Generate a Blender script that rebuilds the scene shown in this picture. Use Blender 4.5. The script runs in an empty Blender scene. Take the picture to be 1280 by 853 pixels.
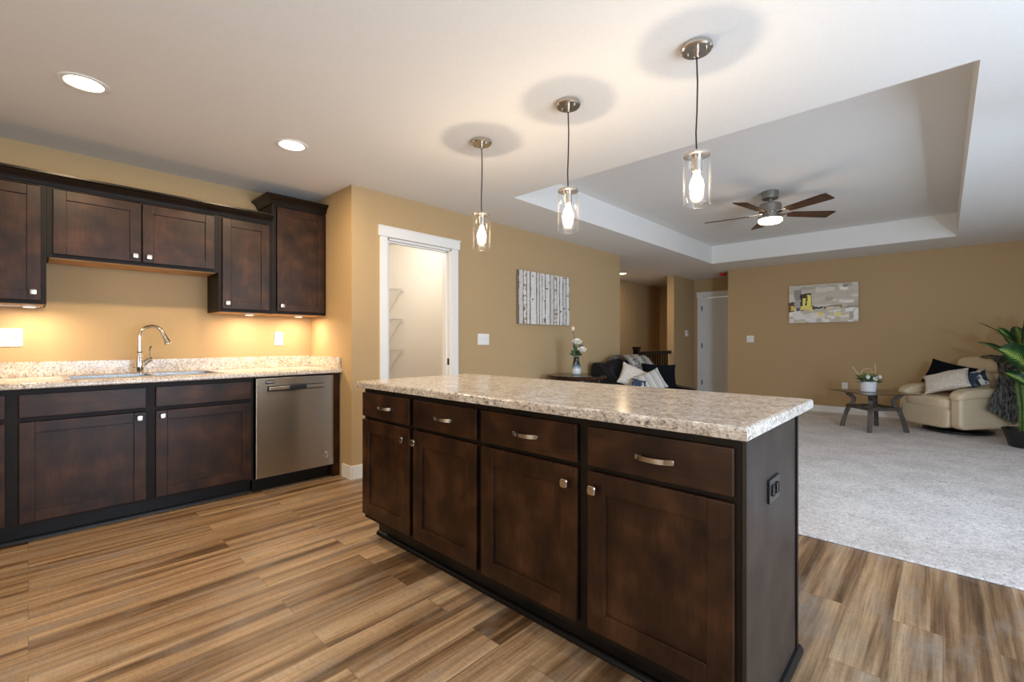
import bpy, bmesh, math, random
from math import pi, sin, cos, radians
from mathutils import Vector, Matrix, noise
random.seed(7)
C = bpy.context.scene.collection
SC = bpy.context.scene

# ------------------------------------------------------------------ camera
cd = bpy.data.cameras.new('camera'); cam = bpy.data.objects.new('camera', cd); C.objects.link(cam)
cam.location = (0, 0, 1.1473); cam.rotation_euler = (pi/2, 0, 0.7566)
cd.sensor_width = 36; cd.lens = 570.85/1280*36; cd.clip_start = .02
SC.camera = cam
SC.view_settings.view_transform = 'Standard'; SC.view_settings.look = 'None'
SC.view_settings.gamma = 1; SC.view_settings.use_curve_mapping = False
SC.view_settings.exposure = 0.0
SC.cycles.max_bounces = 10; SC.cycles.diffuse_bounces = 6; SC.cycles.transparent_max_bounces = 16
SC.cycles.sample_clamp_indirect = 6; SC.cycles.caustics_reflective = False; SC.cycles.caustics_refractive = False

# ------------------------------------------------------------------ world and daylight
W = bpy.data.worlds.new('overcast_sky'); SC.world = W; W.use_nodes = True
W.node_tree.nodes['Background'].inputs[0].default_value = (.75, .87, 1, 1)
W.node_tree.nodes['Background'].inputs[1].default_value = 1.2
WARM = (1, .78, .54); COOL = (.80, .90, 1)
def area(name, loc, d, sx, sy, power, col, spread=180):
    l = bpy.data.lights.new(name, 'AREA'); l.shape = 'RECTANGLE'; l.size = sx; l.size_y = sy; l.energy = power; l.color = col
    l.spread = radians(spread)
    o = bpy.data.objects.new(name, l); C.objects.link(o); o.location = loc
    o.rotation_euler = Vector(d).to_track_quat('-Z', 'Y').to_euler(); return o
area('patio_daylight', (2.14, 1.55, 1.07), (-1, 0, 0), 2.6, 2.0, 195, (.62, .79, 1))
area('living_daylight', (2.14, 5.6, 1.25), (-1, 0, 0), 2.3, 1.5, 10, (.78, .88, 1))
area('dining_daylight', (-.6, -2.74, 1.30), (0, 1, 0), 2.6, 1.6, 62, (1, .93, .76))
def spot(name, loc, d, power, col, deg, blend, r):
    l = bpy.data.lights.new(name, 'SPOT'); l.energy = power; l.color = col; l.spot_size = radians(deg); l.spot_blend = blend; l.shadow_soft_size = r
    o = bpy.data.objects.new(name, l); C.objects.link(o); o.location = loc; o.rotation_euler = Vector(d).to_track_quat('-Z', 'Y').to_euler(); return o
spot('photographer_lamp', (1.0, 3.0, 1.40), (-.52, .80, -.12), 120, (.60, .80, 1), 115, 1, .05)

# ------------------------------------------------------------------ material helpers
def mat(name, col=(.5, .5, .5), rough=.5, metal=0, **kw):
    m = bpy.data.materials.new(name); m.use_nodes = True
    b = m.node_tree.nodes['Principled BSDF']
    b.inputs['Base Color'].default_value = (*col, 1); b.inputs['Roughness'].default_value = rough; b.inputs['Metallic'].default_value = metal
    for k, v in kw.items(): b.inputs[k.replace('_', ' ')].default_value = v
    return m
def nt(m): return m.node_tree, m.node_tree.nodes['Principled BSDF']
def N(t, kind, **kw):
    n = t.nodes.new(kind)
    for k, v in kw.items():
        if k.startswith('i_'): n.inputs[k[2:].replace('_', ' ')].default_value = v
        else: setattr(n, k, v)
    return n
def ramp(t, stops, interp='LINEAR'):
    r = t.nodes.new('ShaderNodeValToRGB'); e = r.color_ramp.elements; r.color_ramp.interpolation = interp
    while len(e) < len(stops): e.new(.5)
    for el, (p, c) in zip(e, stops): el.position = p; el.color = (*c, 1) if len(c) == 3 else c
    return r
def mapping(t, scale=(1, 1, 1), rot=(0, 0, 0), coord='Object'):
    tc = t.nodes.new('ShaderNodeTexCoord'); mp = t.nodes.new('ShaderNodeMapping')
    mp.inputs['Scale'].default_value = scale; mp.inputs['Rotation'].default_value = rot
    t.links.new(tc.outputs[coord], mp.inputs['Vector']); return mp
def bump(t, b, src, strength=.2, dist=.01):
    n = N(t, 'ShaderNodeBump', i_Strength=strength, i_Distance=dist)
    t.links.new(src, n.inputs['Height']); t.links.new(n.outputs[0], b.inputs['Normal'])
def mix(t, fac, a, b, mode='MIX'):
    n = N(t, 'ShaderNodeMix', data_type='RGBA', blend_type=mode)
    for s, v in ((0, fac), (6, a), (7, b)):
        if hasattr(v, 'is_output'): t.links.new(v, n.inputs[s])
        else: n.inputs[s].default_value = v if s == 0 else (*v, 1)
    return n.outputs[2]
def noisy(name, c1, c2, scale, rough=.5, metal=0, detail=4, stretch=(1, 1, 1), lo=.35, hi=.65, bmp=0, dist=.01, **kw):
    m = mat(name, c1, rough, metal, **kw); t, b = nt(m); mp = mapping(t, stretch)
    n = N(t, 'ShaderNodeTexNoise', i_Scale=scale, i_Detail=detail); t.links.new(mp.outputs[0], n.inputs['Vector'])
    r = ramp(t, [(lo, c1), (hi, c2)]); t.links.new(n.outputs['Fac'], r.inputs[0]); t.links.new(r.outputs[0], b.inputs['Base Color'])
    if bmp: bump(t, b, n.outputs['Fac'], bmp, dist)
    return m
def emit(name, col, s):
    m = mat(name, col); t, b = nt(m); b.inputs['Emission Color'].default_value = (*col, 1); b.inputs['Emission Strength'].default_value = s; return m
def glassy(name, tint=(1, 1, 1), lo=.04, hi=.6, edge=0):
    m = bpy.data.materials.new(name); m.use_nodes = True; t = m.node_tree; t.nodes.clear()
    o = N(t, 'ShaderNodeOutputMaterial'); mx = N(t, 'ShaderNodeMixShader'); tr = N(t, 'ShaderNodeBsdfTransparent'); gl = N(t, 'ShaderNodeBsdfGlossy')
    tr.inputs[0].default_value = (*tint, 1); gl.inputs['Roughness'].default_value = .02
    lw = N(t, 'ShaderNodeLayerWeight', i_Blend=.35); r = ramp(t, [(0, (lo,)*3), (.6, (lo*2,)*3), (1, (hi,)*3)])
    t.links.new(lw.outputs['Facing'], r.inputs[0]); t.links.new(r.outputs[0], mx.inputs[0])
    t.links.new(tr.outputs[0], mx.inputs[1]); t.links.new(gl.outputs[0], mx.inputs[2])
    if edge:  # thick rims scatter some of the lamp's light
        df = N(t, 'ShaderNodeBsdfTranslucent'); d2 = N(t, 'ShaderNodeMixShader'); df.inputs[0].default_value = (.9, .9, .88, 1); re = ramp(t, [(.0, (0, 0, 0)), (.55, (.006*edge,)*3), (.85, (.10*edge,)*3), (1, (.5*edge,)*3)]); t.links.new(lw.outputs['Facing'], re.inputs[0]); t.links.new(re.outputs[0], d2.inputs[0])
        t.links.new(gl.outputs[0], d2.inputs[1]); t.links.new(df.outputs[0], d2.inputs[2]); t.links.new(d2.outputs[0], mx.inputs[2])
    t.links.new(mx.outputs[0], o.inputs[0])
    return m

def wood(name, dark, mid, light, rough=.38, vert=True, spec=.27):
    m = mat(name, mid, rough, Specular_IOR_Level=spec); t, b = nt(m)
    tc = N(t, 'ShaderNodeTexCoord'); mp = N(t, 'ShaderNodeMapping')
    mp.inputs['Scale'].default_value = (9, 9, .9) if vert else (.9, 9, 9)
    t.links.new(tc.outputs['Object'], mp.inputs['Vector'])
    g = N(t, 'ShaderNodeTexNoise', i_Scale=9, i_Detail=6, i_Roughness=.65, i_Distortion=.4); t.links.new(mp.outputs[0], g.inputs['Vector'])
    bl = N(t, 'ShaderNodeTexNoise', i_Scale=7, i_Detail=3); t.links.new(tc.outputs['Object'], bl.inputs['Vector'])
    r = ramp(t, [(.30, dark), (.52, mid), (.72, light)]); t.links.new(bl.outputs['Fac'], r.inputs[0])
    r2 = ramp(t, [(.35, (.62, .60, .58)), (.65, (1.15, 1.15, 1.15))]); t.links.new(g.outputs['Fac'], r2.inputs[0])
    t.links.new(mix(t, .8, r.outputs[0], r2.outputs[0], 'MULTIPLY'), b.inputs['Base Color'])
    bump(t, b, g.outputs['Fac'], .06, .003)
    return m

M = {}
M['espresso'] = wood('espresso_maple', (.014, .0055, .0024), (.036, .0140, .0055), (.068, .028, .0115))
M['espresso_h'] = wood('espresso_maple_rail', (.014, .0055, .0024), (.036, .0140, .0055), (.068, .028, .0115), vert=False)
M['frame'] = wood('espresso_frame', (.0065, .0034, .0022), (.011, .0058, .0036), (.017, .009, .0055), rough=.5, spec=.2)
M['endpanel'] = wood('espresso_end_panel', (.020, .013, .010), (.030, .020, .015), (.042, .028, .021), rough=.45, spec=.35)
M['crown'] = wood('espresso_crown', (.004, .0024, .002), (.007, .004, .0032), (.010, .006, .005), rough=.3, vert=False, spec=.3)
M['kick'] = mat('black_toe_kick', (.005, .0045, .0045), .35, Specular_IOR_Level=.25)
M['under'] = noisy('natural_underside', (.42, .22, .08), (.55, .30, .12), 6, .5)
M['ceiling'] = noisy('ceiling_white', (.77, .76, .74), (.79, .78, .76), 60, .9, bmp=.03, dist=.002)
M['tan'] = noisy('tan_wall_paint', (.460, .320, .166), (.477, .332, .174), 70, .85, bmp=.04, dist=.002)
M['cream'] = noisy('cream_pantry_paint', (.81, .77, .68), (.83, .79, .70), 60, .85)
M['white'] = mat('white_trim_paint', (.80, .80, .79), .4)
M['plastic'] = mat('white_plastic', (.82, .82, .80), .35)
M['greyp'] = mat('switch_slot_grey', (.45, .45, .45), .4)
M['nickel'] = mat('brushed_nickel', (.60, .55, .49), .22, 1)
M['chrome'] = mat('stainless_faucet', (.72, .68, .62), .12, 1)
M['black'] = mat('black_plastic', (.008, .008, .009), .3)
M['slot'] = mat('outlet_slots', (.001, .001, .001), .8)
M['cord'] = mat('black_cord', (.012, .012, .012), .5)
def bulbmat():
    m = bpy.data.materials.new('warm_bulb'); m.use_nodes = True; t = m.node_tree; t.nodes.clear()
    o = N(t, 'ShaderNodeOutputMaterial'); a = N(t, 'ShaderNodeAddShader'); e = N(t, 'ShaderNodeEmission', i_Strength=9); e.inputs[0].default_value = (1, .80, .52, 1); tr = N(t, 'ShaderNodeBsdfTransparent')
    t.links.new(e.outputs[0], a.inputs[0]); t.links.new(tr.outputs[0], a.inputs[1]); t.links.new(a.outputs[0], o.inputs[0]); return m
M['bulb'] = bulbmat()
M['can'] = emit('warm_led_lens', (1, .80, .55), 9)
M['puck'] = emit('warm_puck_lens', (1, .75, .42), 6)
M['fanlens'] = emit('fan_lens', (1, .83, .55), 8)
M['glass'] = glassy('clear_glass', lo=.05, hi=.95, edge=.75)
M['pane'] = glassy('window_glass', lo=.03, hi=.3)
M['tableglass'] = glassy('smoked_glass', (.55, .52, .48), lo=.22, hi=.8)
M['red'] = mat('red_plastic', (.45, .02, .015), .4)
M['hinge'] = mat('dark_hinge', (.05, .045, .04), .35, 1)

def steel():
    m = mat('brushed_stainless', (.50, .47, .43), .25, 1, Anisotropic=.95); t, b = nt(m); mp = mapping(t, (1.5, 1.5, 240))
    n = N(t, 'ShaderNodeTexNoise', i_Scale=4, i_Detail=4); t.links.new(mp.outputs[0], n.inputs['Vector'])
    tg = N(t, 'ShaderNodeTangent', direction_type='RADIAL', axis='Z'); t.links.new(tg.outputs[0], b.inputs['Tangent']); b.inputs['Anisotropic Rotation'].default_value = .25
    r = ramp(t, [(.3, (.36, .33, .295)), (.7, (.46, .43, .385))]); t.links.new(n.outputs['Fac'], r.inputs[0]); t.links.new(r.outputs[0], b.inputs['Base Color'])
    return m
M['steel'] = steel()
M['sinksteel'] = mat('sink_steel', (.55, .53, .50), .25, 1)

def granite():
    m = mat('speckled_laminate', (.5, .45, .4), .17); t, b = nt(m); mp = mapping(t, (1, 1, 1), (0, 0, .5)); mq = mapping(t, (1, 2.2, 1.6), (0, 0, .5))
    a = N(t, 'ShaderNodeTexNoise', i_Scale=52, i_Detail=7, i_Roughness=.68, i_Distortion=.7)
    c = N(t, 'ShaderNodeTexNoise', i_Scale=120, i_Detail=4, i_Roughness=.7)
    d = N(t, 'ShaderNodeTexNoise', i_Scale=13, i_Detail=5, i_Roughness=.62)
    t.links.new(mq.outputs[0], a.inputs['Vector'])
    for n in (c, d): t.links.new(mp.outputs[0], n.inputs['Vector'])
    r1 = ramp(t, [(.33, (.10, .09, .095)), (.40, (.30, .27, .25)), (.47, (.56, .505, .45)), (.56, (.72, .665, .60)), (.68, (.84, .81, .77))]); t.links.new(a.outputs['Fac'], r1.inputs[0])
    r2 = ramp(t, [(.34, (.30, .29, .30)), (.44, (.86, .84, .82)), (.60, (1, 1, 1)), (.7, (1.1, 1.1, 1.1))]); t.links.new(c.outputs['Fac'], r2.inputs[0])
    r3 = ramp(t, [(.40, (.76, .69, .62)), (.58, (1.05, 1.04, 1.03))]); t.links.new(d.outputs['Fac'], r3.inputs[0])
    x = mix(t, .7, r1.outputs[0], r2.outputs[0], 'MULTIPLY'); x = mix(t, .7, x, r3.outputs[0], 'MULTIPLY')
    t.links.new(x, b.inputs['Base Color']); return m
M['granite'] = granite()

def planks():
    m = mat('vinyl_planks', (.3, .2, .12), .36); t, b = nt(m)
    g = N(t, 'ShaderNodeNewGeometry'); s = N(t, 'ShaderNodeSeparateXYZ'); t.links.new(g.outputs['Position'], s.inputs[0])
    cb = N(t, 'ShaderNodeCombineXYZ'); t.links.new(s.outputs['Y'], cb.inputs['X']); t.links.new(s.outputs['X'], cb.inputs['Y'])
    br = N(t, 'ShaderNodeTexBrick', offset=.37, squash=1, i_Scale=1, i_Mortar_Size=.0009, i_Mortar_Smooth=.1, i_Bias=0, i_Brick_Width=1.22, i_Row_Height=.152)
    br.inputs['Color1'].default_value = (0, 0, 0, 1); br.inputs['Color2'].default_value = (1, 1, 1, 1); br.inputs['Mortar'].default_value = (.5, .5, .5, 1)
    t.links.new(cb.outputs[0], br.inputs['Vector'])
    off = N(t, 'ShaderNodeVectorMath', operation='SCALE'); off.inputs['Scale'].default_value = 37; t.links.new(br.outputs['Color'], off.inputs[0])
    add = N(t, 'ShaderNodeVectorMath', operation='ADD'); t.links.new(cb.outputs[0], add.inputs[0]); t.links.new(off.outputs[0], add.inputs[1])
    def stretched(sc, scale, det, dis=0.):
        mp = N(t, 'ShaderNodeMapping'); mp.inputs['Scale'].default_value = sc; t.links.new(add.outputs[0], mp.inputs['Vector'])
        n = N(t, 'ShaderNodeTexNoise', i_Scale=scale, i_Detail=det, i_Roughness=.6, i_Distortion=dis); t.links.new(mp.outputs[0], n.inputs['Vector']); return n
    streak = stretched((.34, 8.5, 1), 1.5, 5, .4); fine = stretched((2.2, 60, 1), 2.0, 5, .3); blot = stretched((2.6, 7, 1), 1.2, 3); cross = stretched((34, 10, 1), 1.6, 2, 2.5)
    r = ramp(t, [(.33, (.075, .040, .018)), (.42, (.175, .098, .047)), (.50, (.325, .203, .108)), (.60, (.45, .300, .170)), (.74, (.52, .375, .235))]); t.links.new(streak.outputs['Fac'], r.inputs[0])
    rt = ramp(t, [(0, (.86, .85, .84)), (.5, (1, 1, 1)), (1, (1.08, 1.09, 1.10))]); t.links.new(br.outputs['Color'], rt.inputs[0])
    x = mix(t, 1, r.outputs[0], rt.outputs[0], 'MULTIPLY')
    rf = ramp(t, [(.35, (.62, .59, .56)), (.55, (1, 1, 1)), (.7, (1.12, 1.12, 1.12))]); t.links.new(fine.outputs['Fac'], rf.inputs[0])
    x = mix(t, .7, x, rf.outputs[0], 'MULTIPLY')
    rb = ramp(t, [(.50, (0, 0, 0)), (.75, (.7, .7, .7))]); t.links.new(blot.outputs['Fac'], rb.inputs[0])
    x = mix(t, rb.outputs[0], x, (.27, .225, .185))
    rc = ramp(t, [(.36, (.70, .68, .66)), (.5, (1, 1, 1)), (.66, (1.12, 1.12, 1.13))]); t.links.new(cross.outputs['Fac'], rc.inputs[0])
    x = mix(t, .38, x, rc.outputs[0], 'MULTIPLY')
    x = mix(t, br.outputs['Fac'], x, (.13, .08, .045))
    t.links.new(x, b.inputs['Base Color']); bump(t, b, fine.outputs['Fac'], .12, .003)
    return m
M['planks'] = planks()
def carpet():
    m = mat('speckled_carpet', (.5, .45, .4), .95); t, b = nt(m); mp = mapping(t)
    a = N(t, 'ShaderNodeTexNoise', i_Scale=48, i_Detail=6, i_Roughness=.72, i_Distortion=1.2); c = N(t, 'ShaderNodeTexNoise', i_Scale=180, i_Detail=3); d = N(t, 'ShaderNodeTexNoise', i_Scale=3.5, i_Detail=3)
    for n in (a, c, d): t.links.new(mp.outputs[0], n.inputs['Vector'])
    r = ramp(t, [(.33, (.32, .30, .29)), (.44, (.64, .605, .595)), (.58, (.84, .81, .80))]); t.links.new(a.outputs['Fac'], r.inputs[0])
    r2 = ramp(t, [(.35, (.78, .77, .76)), (.6, (1.05, 1.05, 1.05))]); t.links.new(d.outputs['Fac'], r2.inputs[0])
    r3 = ramp(t, [(.3, (.7, .7, .7)), (.65, (1.1, 1.1, 1.1))]); t.links.new(c.outputs['Fac'], r3.inputs[0])
    x = mix(t, .55, r.outputs[0], r2.outputs[0], 'MULTIPLY'); x = mix(t, .7, x, r3.outputs[0], 'MULTIPLY')
    t.links.new(x, b.inputs['Base Color']); b.inputs['Specular IOR Level'].default_value = .1
    bump(t, b, a.outputs['Fac'], .6, .012); return m
M['carpet'] = carpet()
M['darkwood'] = wood('dark_cherry', (.018, .006, .004), (.05, .017, .010), (.09, .033, .018), rough=.22, vert=False)
M['rail'] = wood('dark_rail', (.010, .005, .004), (.02, .010, .007), (.03, .015, .010))
M['fanblade'] = wood('walnut_blade', (.030, .014, .008), (.065, .030, .016), (.10, .050, .028), rough=.4, vert=False)
M['fanmetal'] = mat('brushed_fan_metal', (.30, .29, .27), .34, 1)
M['tablewood'] = noisy('weathered_wood', (.035, .026, .021), (.10, .080, .066), 12, .55, stretch=(1, 1, .3))
M['blackleather'] = noisy('black_leather', (.006, .007, .009), (.009, .010, .012), 60, .42, bmp=.15, dist=.003, Specular_IOR_Level=.3)
M['cream_leather'] = noisy('cream_leather', (.62, .50, .335), (.68, .56, .39), 45, .40, bmp=.12, dist=.004)
M['blackfab'] = noisy('black_velvet', (.003, .004, .006), (.007, .008, .011), 120, .9, bmp=.2, dist=.002, Specular_IOR_Level=.1)
M['creamfab'] = noisy('cream_knit', (.60, .53, .44), (.76, .70, .62), 55, .95, bmp=.5, dist=.006)
M['fur'] = noisy('grey_fur', (.050, .050, .052), (.32, .31, .30), 42, .95, detail=6, stretch=(1, 1, .35), lo=.38, hi=.62, bmp=.9, dist=.02)
M['petal'] = mat('white_petal', (.86, .84, .78), .55); M['bud'] = mat('cream_bud', (.86, .70, .55), .55)
M['leaf'] = noisy('dark_green_leaf', (.012, .045, .016), (.03, .085, .03), 30, .45)
M['stem'] = noisy('green_stem', (.06, .16, .03), (.14, .26, .06), 12, .5, stretch=(1, 1, 4))
M['sage'] = noisy('sage_green', (.10, .17, .10), (.22, .30, .17), 40, .6)
M['moss'] = mat('yellow_green', (.30, .36, .06), .6)
M['twig'] = mat('tan_twig', (.66, .50, .34), .7)
M['soil'] = noisy('dark_soil', (.01, .008, .006), (.03, .022, .016), 60, .95, bmp=.5)
M['blackpot'] = mat('black_pot', (.010, .010, .011), .42)
M['wire'] = mat('white_wire', (.62, .60, .56), .4)

def uvmat(name, fn, rough=.6):
    m = mat(name, (.5, .5, .5), rough); t, b = nt(m); u = N(t, 'ShaderNodeUVMap'); s = N(t, 'ShaderNodeSeparateXYZ'); t.links.new(u.outputs[0], s.inputs[0])
    t.links.new(fn(t, s, u), b.inputs['Base Color']); return m
def stripes_fn(stops, scale, wob=.02):
    def fn(t, s, u):
        n = N(t, 'ShaderNodeTexNoise', i_Scale=30); t.links.new(u.outputs[0], n.inputs['Vector'])
        a = N(t, 'ShaderNodeMath', operation='MULTIPLY_ADD'); t.links.new(n.outputs['Fac'], a.inputs[0]); a.inputs[1].default_value = wob; t.links.new(s.outputs['X'], a.inputs[2])
        m_ = N(t, 'ShaderNodeMath', operation='MULTIPLY'); t.links.new(a.outputs[0], m_.inputs[0]); m_.inputs[1].default_value = scale
        f = N(t, 'ShaderNodeMath', operation='FRACT'); t.links.new(m_.outputs[0], f.inputs[0])
        r = ramp(t, stops, 'CONSTANT'); t.links.new(f.outputs[0], r.inputs[0]); return r.outputs[0]
    return fn
M['stripe'] = uvmat('striped_fabric', stripes_fn([(0, (.62, .58, .52)), (.30, (.10, .11, .15)), (.38, (.62, .58, .52)), (.50, (.30, .30, .33)), (.66, (.66, .62, .56)), (.82, (.16, .17, .20)), (.88, (.62, .58, .52))], 4), .9)
M['ikat'] = uvmat('woven_throw', stripes_fn([(0, (.74, .71, .66)), (.26, (.03, .03, .04)), (.38, (.70, .66, .60)), (.50, (.08, .08, .10)), (.62, (.74, .70, .65)), (.78, (.20, .19, .19)), (.88, (.74, .71, .66))], 3, .30), .95)
def patch_fn(t, s, u):
    v = N(t, 'ShaderNodeTexVoronoi', i_Scale=5); t.links.new(u.outputs[0], v.inputs['Vector'])
    r = ramp(t, [(0, (.03, .05, .09)), (.4, (.10, .14, .20)), (.6, (.60, .58, .55)), (.8, (.02, .025, .035))], 'CONSTANT'); t.links.new(v.outputs['Color'], r.inputs[0]); return r.outputs[0]
M['patch'] = uvmat('navy_print', patch_fn, .9)
def dieff_fn(t, s, u):
    # centre of the leaf is pale, with feathered side veins
    a = N(t, 'ShaderNodeMath', operation='SUBTRACT'); t.links.new(s.outputs['Y'], a.inputs[0]); a.inputs[1].default_value = .5
    ab = N(t, 'ShaderNodeMath', operation='ABSOLUTE'); t.links.new(a.outputs[0], ab.inputs[0])
    k = N(t, 'ShaderNodeMath', operation='MULTIPLY_ADD'); t.links.new(ab.outputs[0], k.inputs[0]); k.inputs[1].default_value = -1.0; t.links.new(s.outputs['X'], k.inputs[2])
    fr = N(t, 'ShaderNodeMath', operation='MULTIPLY'); t.links.new(k.outputs[0], fr.inputs[0]); fr.inputs[1].default_value = 60
    sn = N(t, 'ShaderNodeMath', operation='SINE'); t.links.new(fr.outputs[0], sn.inputs[0])
    ad = N(t, 'ShaderNodeMath', operation='MULTIPLY_ADD'); t.links.new(sn.outputs[0], ad.inputs[0]); ad.inputs[1].default_value = .10; t.links.new(ab.outputs[0], ad.inputs[2])
    r = ramp(t, [(0, (.34, .42, .10)), (.07, (.20, .30, .06)), (.14, (.035, .12, .025)), (.26, (.009, .040, .012))]); t.links.new(ad.outputs[0], r.inputs[0]); return r.outputs[0]
M['dieff'] = uvmat('variegated_leaf', dieff_fn, .32)
def vase_fn(t, s, u):
    r = ramp(t, [(0, (.62, .66, .66)), (.28, (.66, .70, .70)), (.46, (.14, .24, .30)), (.62, (.012, .022, .034)), (1, (.008, .014, .022))]); t.links.new(s.outputs['Y'], r.inputs[0]); return r.outputs[0]
M['vase'] = uvmat('ombre_glaze', vase_fn, .18)
def pot_fn(t, s, u):
    v = N(t, 'ShaderNodeTexVoronoi', i_Scale=6); t.links.new(u.outputs[0], v.inputs['Vector'])
    r = ramp(t, [(0, (.30, .34, .40)), (.14, (.40, .44, .48)), (.2, (.78, .79, .82))]); t.links.new(v.outputs['Distance'], r.inputs[0]); return r.outputs[0]
M['printpot'] = uvmat('printed_white_pot', pot_fn, .3)
def attr(name, rough=.6):
    m = mat(name, (.5, .5, .5), rough); t, b = nt(m); a = N(t, 'ShaderNodeVertexColor', layer_name='paint'); t.links.new(a.outputs[0], b.inputs['Base Color']); return m
M['paint'] = attr('painted_canvas', .55)

# ------------------------------------------------------------------ mesh helpers
def empty(name, loc=(0, 0, 0), rz=0, label=None, cat=None, group=None):
    o = bpy.data.objects.new(name, None); C.objects.link(o); o.location = loc; o.rotation_euler = (0, 0, rz); o.empty_display_size = .1
    tag(o, label, cat, group); return o
def tag(o, label=None, cat=None, group=None, kind=None):
    for k, v in (('label', label), ('category', cat), ('group', group), ('kind', kind)):
        if v: o[k] = v
    return o
def obj(name, bm, m, parent=None, smooth=35, loc=None, rot=None):
    bmesh.ops.recalc_face_normals(bm, faces=bm.faces) if smooth != 'keep' else None
    me = bpy.data.meshes.new(name); bm.to_mesh(me); bm.free()
    if m: me.materials.append(M[m] if isinstance(m, str) else m)
    me.polygons.foreach_set('use_smooth', [True]*len(me.polygons))
    me.set_sharp_from_angle(angle=radians(smooth if smooth != 'keep' else 60))
    o = bpy.data.objects.new(name, me); C.objects.link(o); o.parent = parent
    if smooth == 35: w = o.modifiers.new('normals', 'WEIGHTED_NORMAL'); w.keep_sharp = True; w.weight = 90
    if loc: o.location = loc
    if rot: o.rotation_euler = rot
    return o
def struct(name, bm, m, parent=None):
    o = obj(name, bm, m, parent)
    if parent is None: o['kind'] = 'structure'
    return o
def NB(): return bmesh.new()
def box(bm, x0, x1, y0, y1, z0, z1, bev=0, seg=2):
    mtx = Matrix.Translation(((x0+x1)/2, (y0+y1)/2, (z0+z1)/2)) @ Matrix.Diagonal((abs(x1-x0), abs(y1-y0), abs(z1-z0), 1))
    r = bmesh.ops.create_cube(bm, size=1, matrix=mtx)
    if bev:
        es = list({e for v in r['verts'] for e in v.link_edges})
        bmesh.ops.bevel(bm, geom=es, offset=bev, segments=seg, profile=.5, affect='EDGES')
    return bm
def tube(bm, pts, r, n=10, cap=True):
    pts = [Vector(p) for p in pts]; rs = r if isinstance(r, (list, tuple)) else [r]*len(pts); rings = []; prev = None
    for i, p in enumerate(pts):
        d = (pts[min(i+1, len(pts)-1)]-pts[max(i-1, 0)]).normalized()
        if prev is None:
            a = d.orthogonal().normalized()
        else:
            a = (prev-d*prev.dot(d)); a = a.normalized() if a.length > 1e-6 else d.orthogonal().normalized()
        prev = a; b = d.cross(a)
        rings.append([bm.verts.new(p+(a*cos(2*pi*k/n)+b*sin(2*pi*k/n))*rs[i]) for k in range(n)])
    for A, B in zip(rings, rings[1:]):
        for k in range(n): bm.faces.new((A[k], A[(k+1) % n], B[(k+1) % n], B[k]))
    if cap: bm.faces.new(rings[0][::-1]); bm.faces.new(rings[-1])
    return bm
def lathe(bm, prof, c=(0, 0, 0), n=32, uv=False):
    rings = []; lay = bm.loops.layers.uv.verify() if uv else None
    zs = [p[1] for p in prof]; z0, z1 = min(zs), max(zs)
    for r, z in prof:
        rings.append([bm.verts.new((c[0]+max(r, 1e-4)*cos(2*pi*k/n), c[1]+max(r, 1e-4)*sin(2*pi*k/n), c[2]+z)) for k in range(n)])
    for i, (A, B) in enumerate(zip(rings, rings[1:])):
        for k in range(n):
            f = bm.faces.new((A[k], A[(k+1) % n], B[(k+1) % n], B[k]))
            if uv:
                va, vb = (prof[i][1]-z0)/(z1-z0), (prof[i+1][1]-z0)/(z1-z0)
                for l, (uu, vv) in zip(f.loops, ((k/n*3, va), ((k+1)/n*3, va), ((k+1)/n*3, vb), (k/n*3, vb))): l[lay].uv = (uu, vv)
    if prof[0][0] > .001: bm.faces.new(rings[0][::-1])
    if prof[-1][0] > .001: bm.faces.new(rings[-1])
    return bm
def prism(bm, poly, axis, a, b):
    """poly: 2-D points; axis 'x': (y,z), 'y': (x,z), 'z': (x,y)"""
    def P(p, t): return {'x': (t, p[0], p[1]), 'y': (p[0], t, p[1]), 'z': (p[0], p[1], t)}[axis]
    A = [bm.verts.new(P(p, a)) for p in poly]; B = [bm.verts.new(P(p, b)) for p in poly]
    n = len(poly)
    for k in range(n): bm.faces.new((A[k], A[(k+1) % n], B[(k+1) % n], B[k]))
    bm.faces.new(A[::-1]); bm.faces.new(B); return bm
def sphere(bm, c, r, seg=16, sc=(1, 1, 1)):
    bmesh.ops.create_uvsphere(bm, u_segments=seg, v_segments=max(6, seg//2), radius=r, matrix=Matrix.Translation(c) @ Matrix.Diagonal((*sc, 1))); return bm
def puff(bm, c, dims, n=4.5, rot=None, cuts=10, warp=None):
    """soft upholstered block: a cube grid rounded towards a superellipsoid"""
    r = bmesh.ops.create_cube(bm, size=2); vs = r['verts']; es = list({e for v in vs for e in v.link_edges})
    s = bmesh.ops.subdivide_edges(bm, edges=es, cuts=cuts, use_grid_fill=True)
    vs = list({v for f in bm.faces for v in f.verts if v.tag is False})
    for v in vs:
        p = v.co.copy(); k = (abs(p.x)**n+abs(p.y)**n+abs(p.z)**n)**(1/n); p /= k
        p = Vector((p.x*dims[0]/2, p.y*dims[1]/2, p.z*dims[2]/2))
        if warp: p = warp(p)
        if rot: p = rot @ p
        v.co = p+Vector(c); v.tag = True
    return bm
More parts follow.
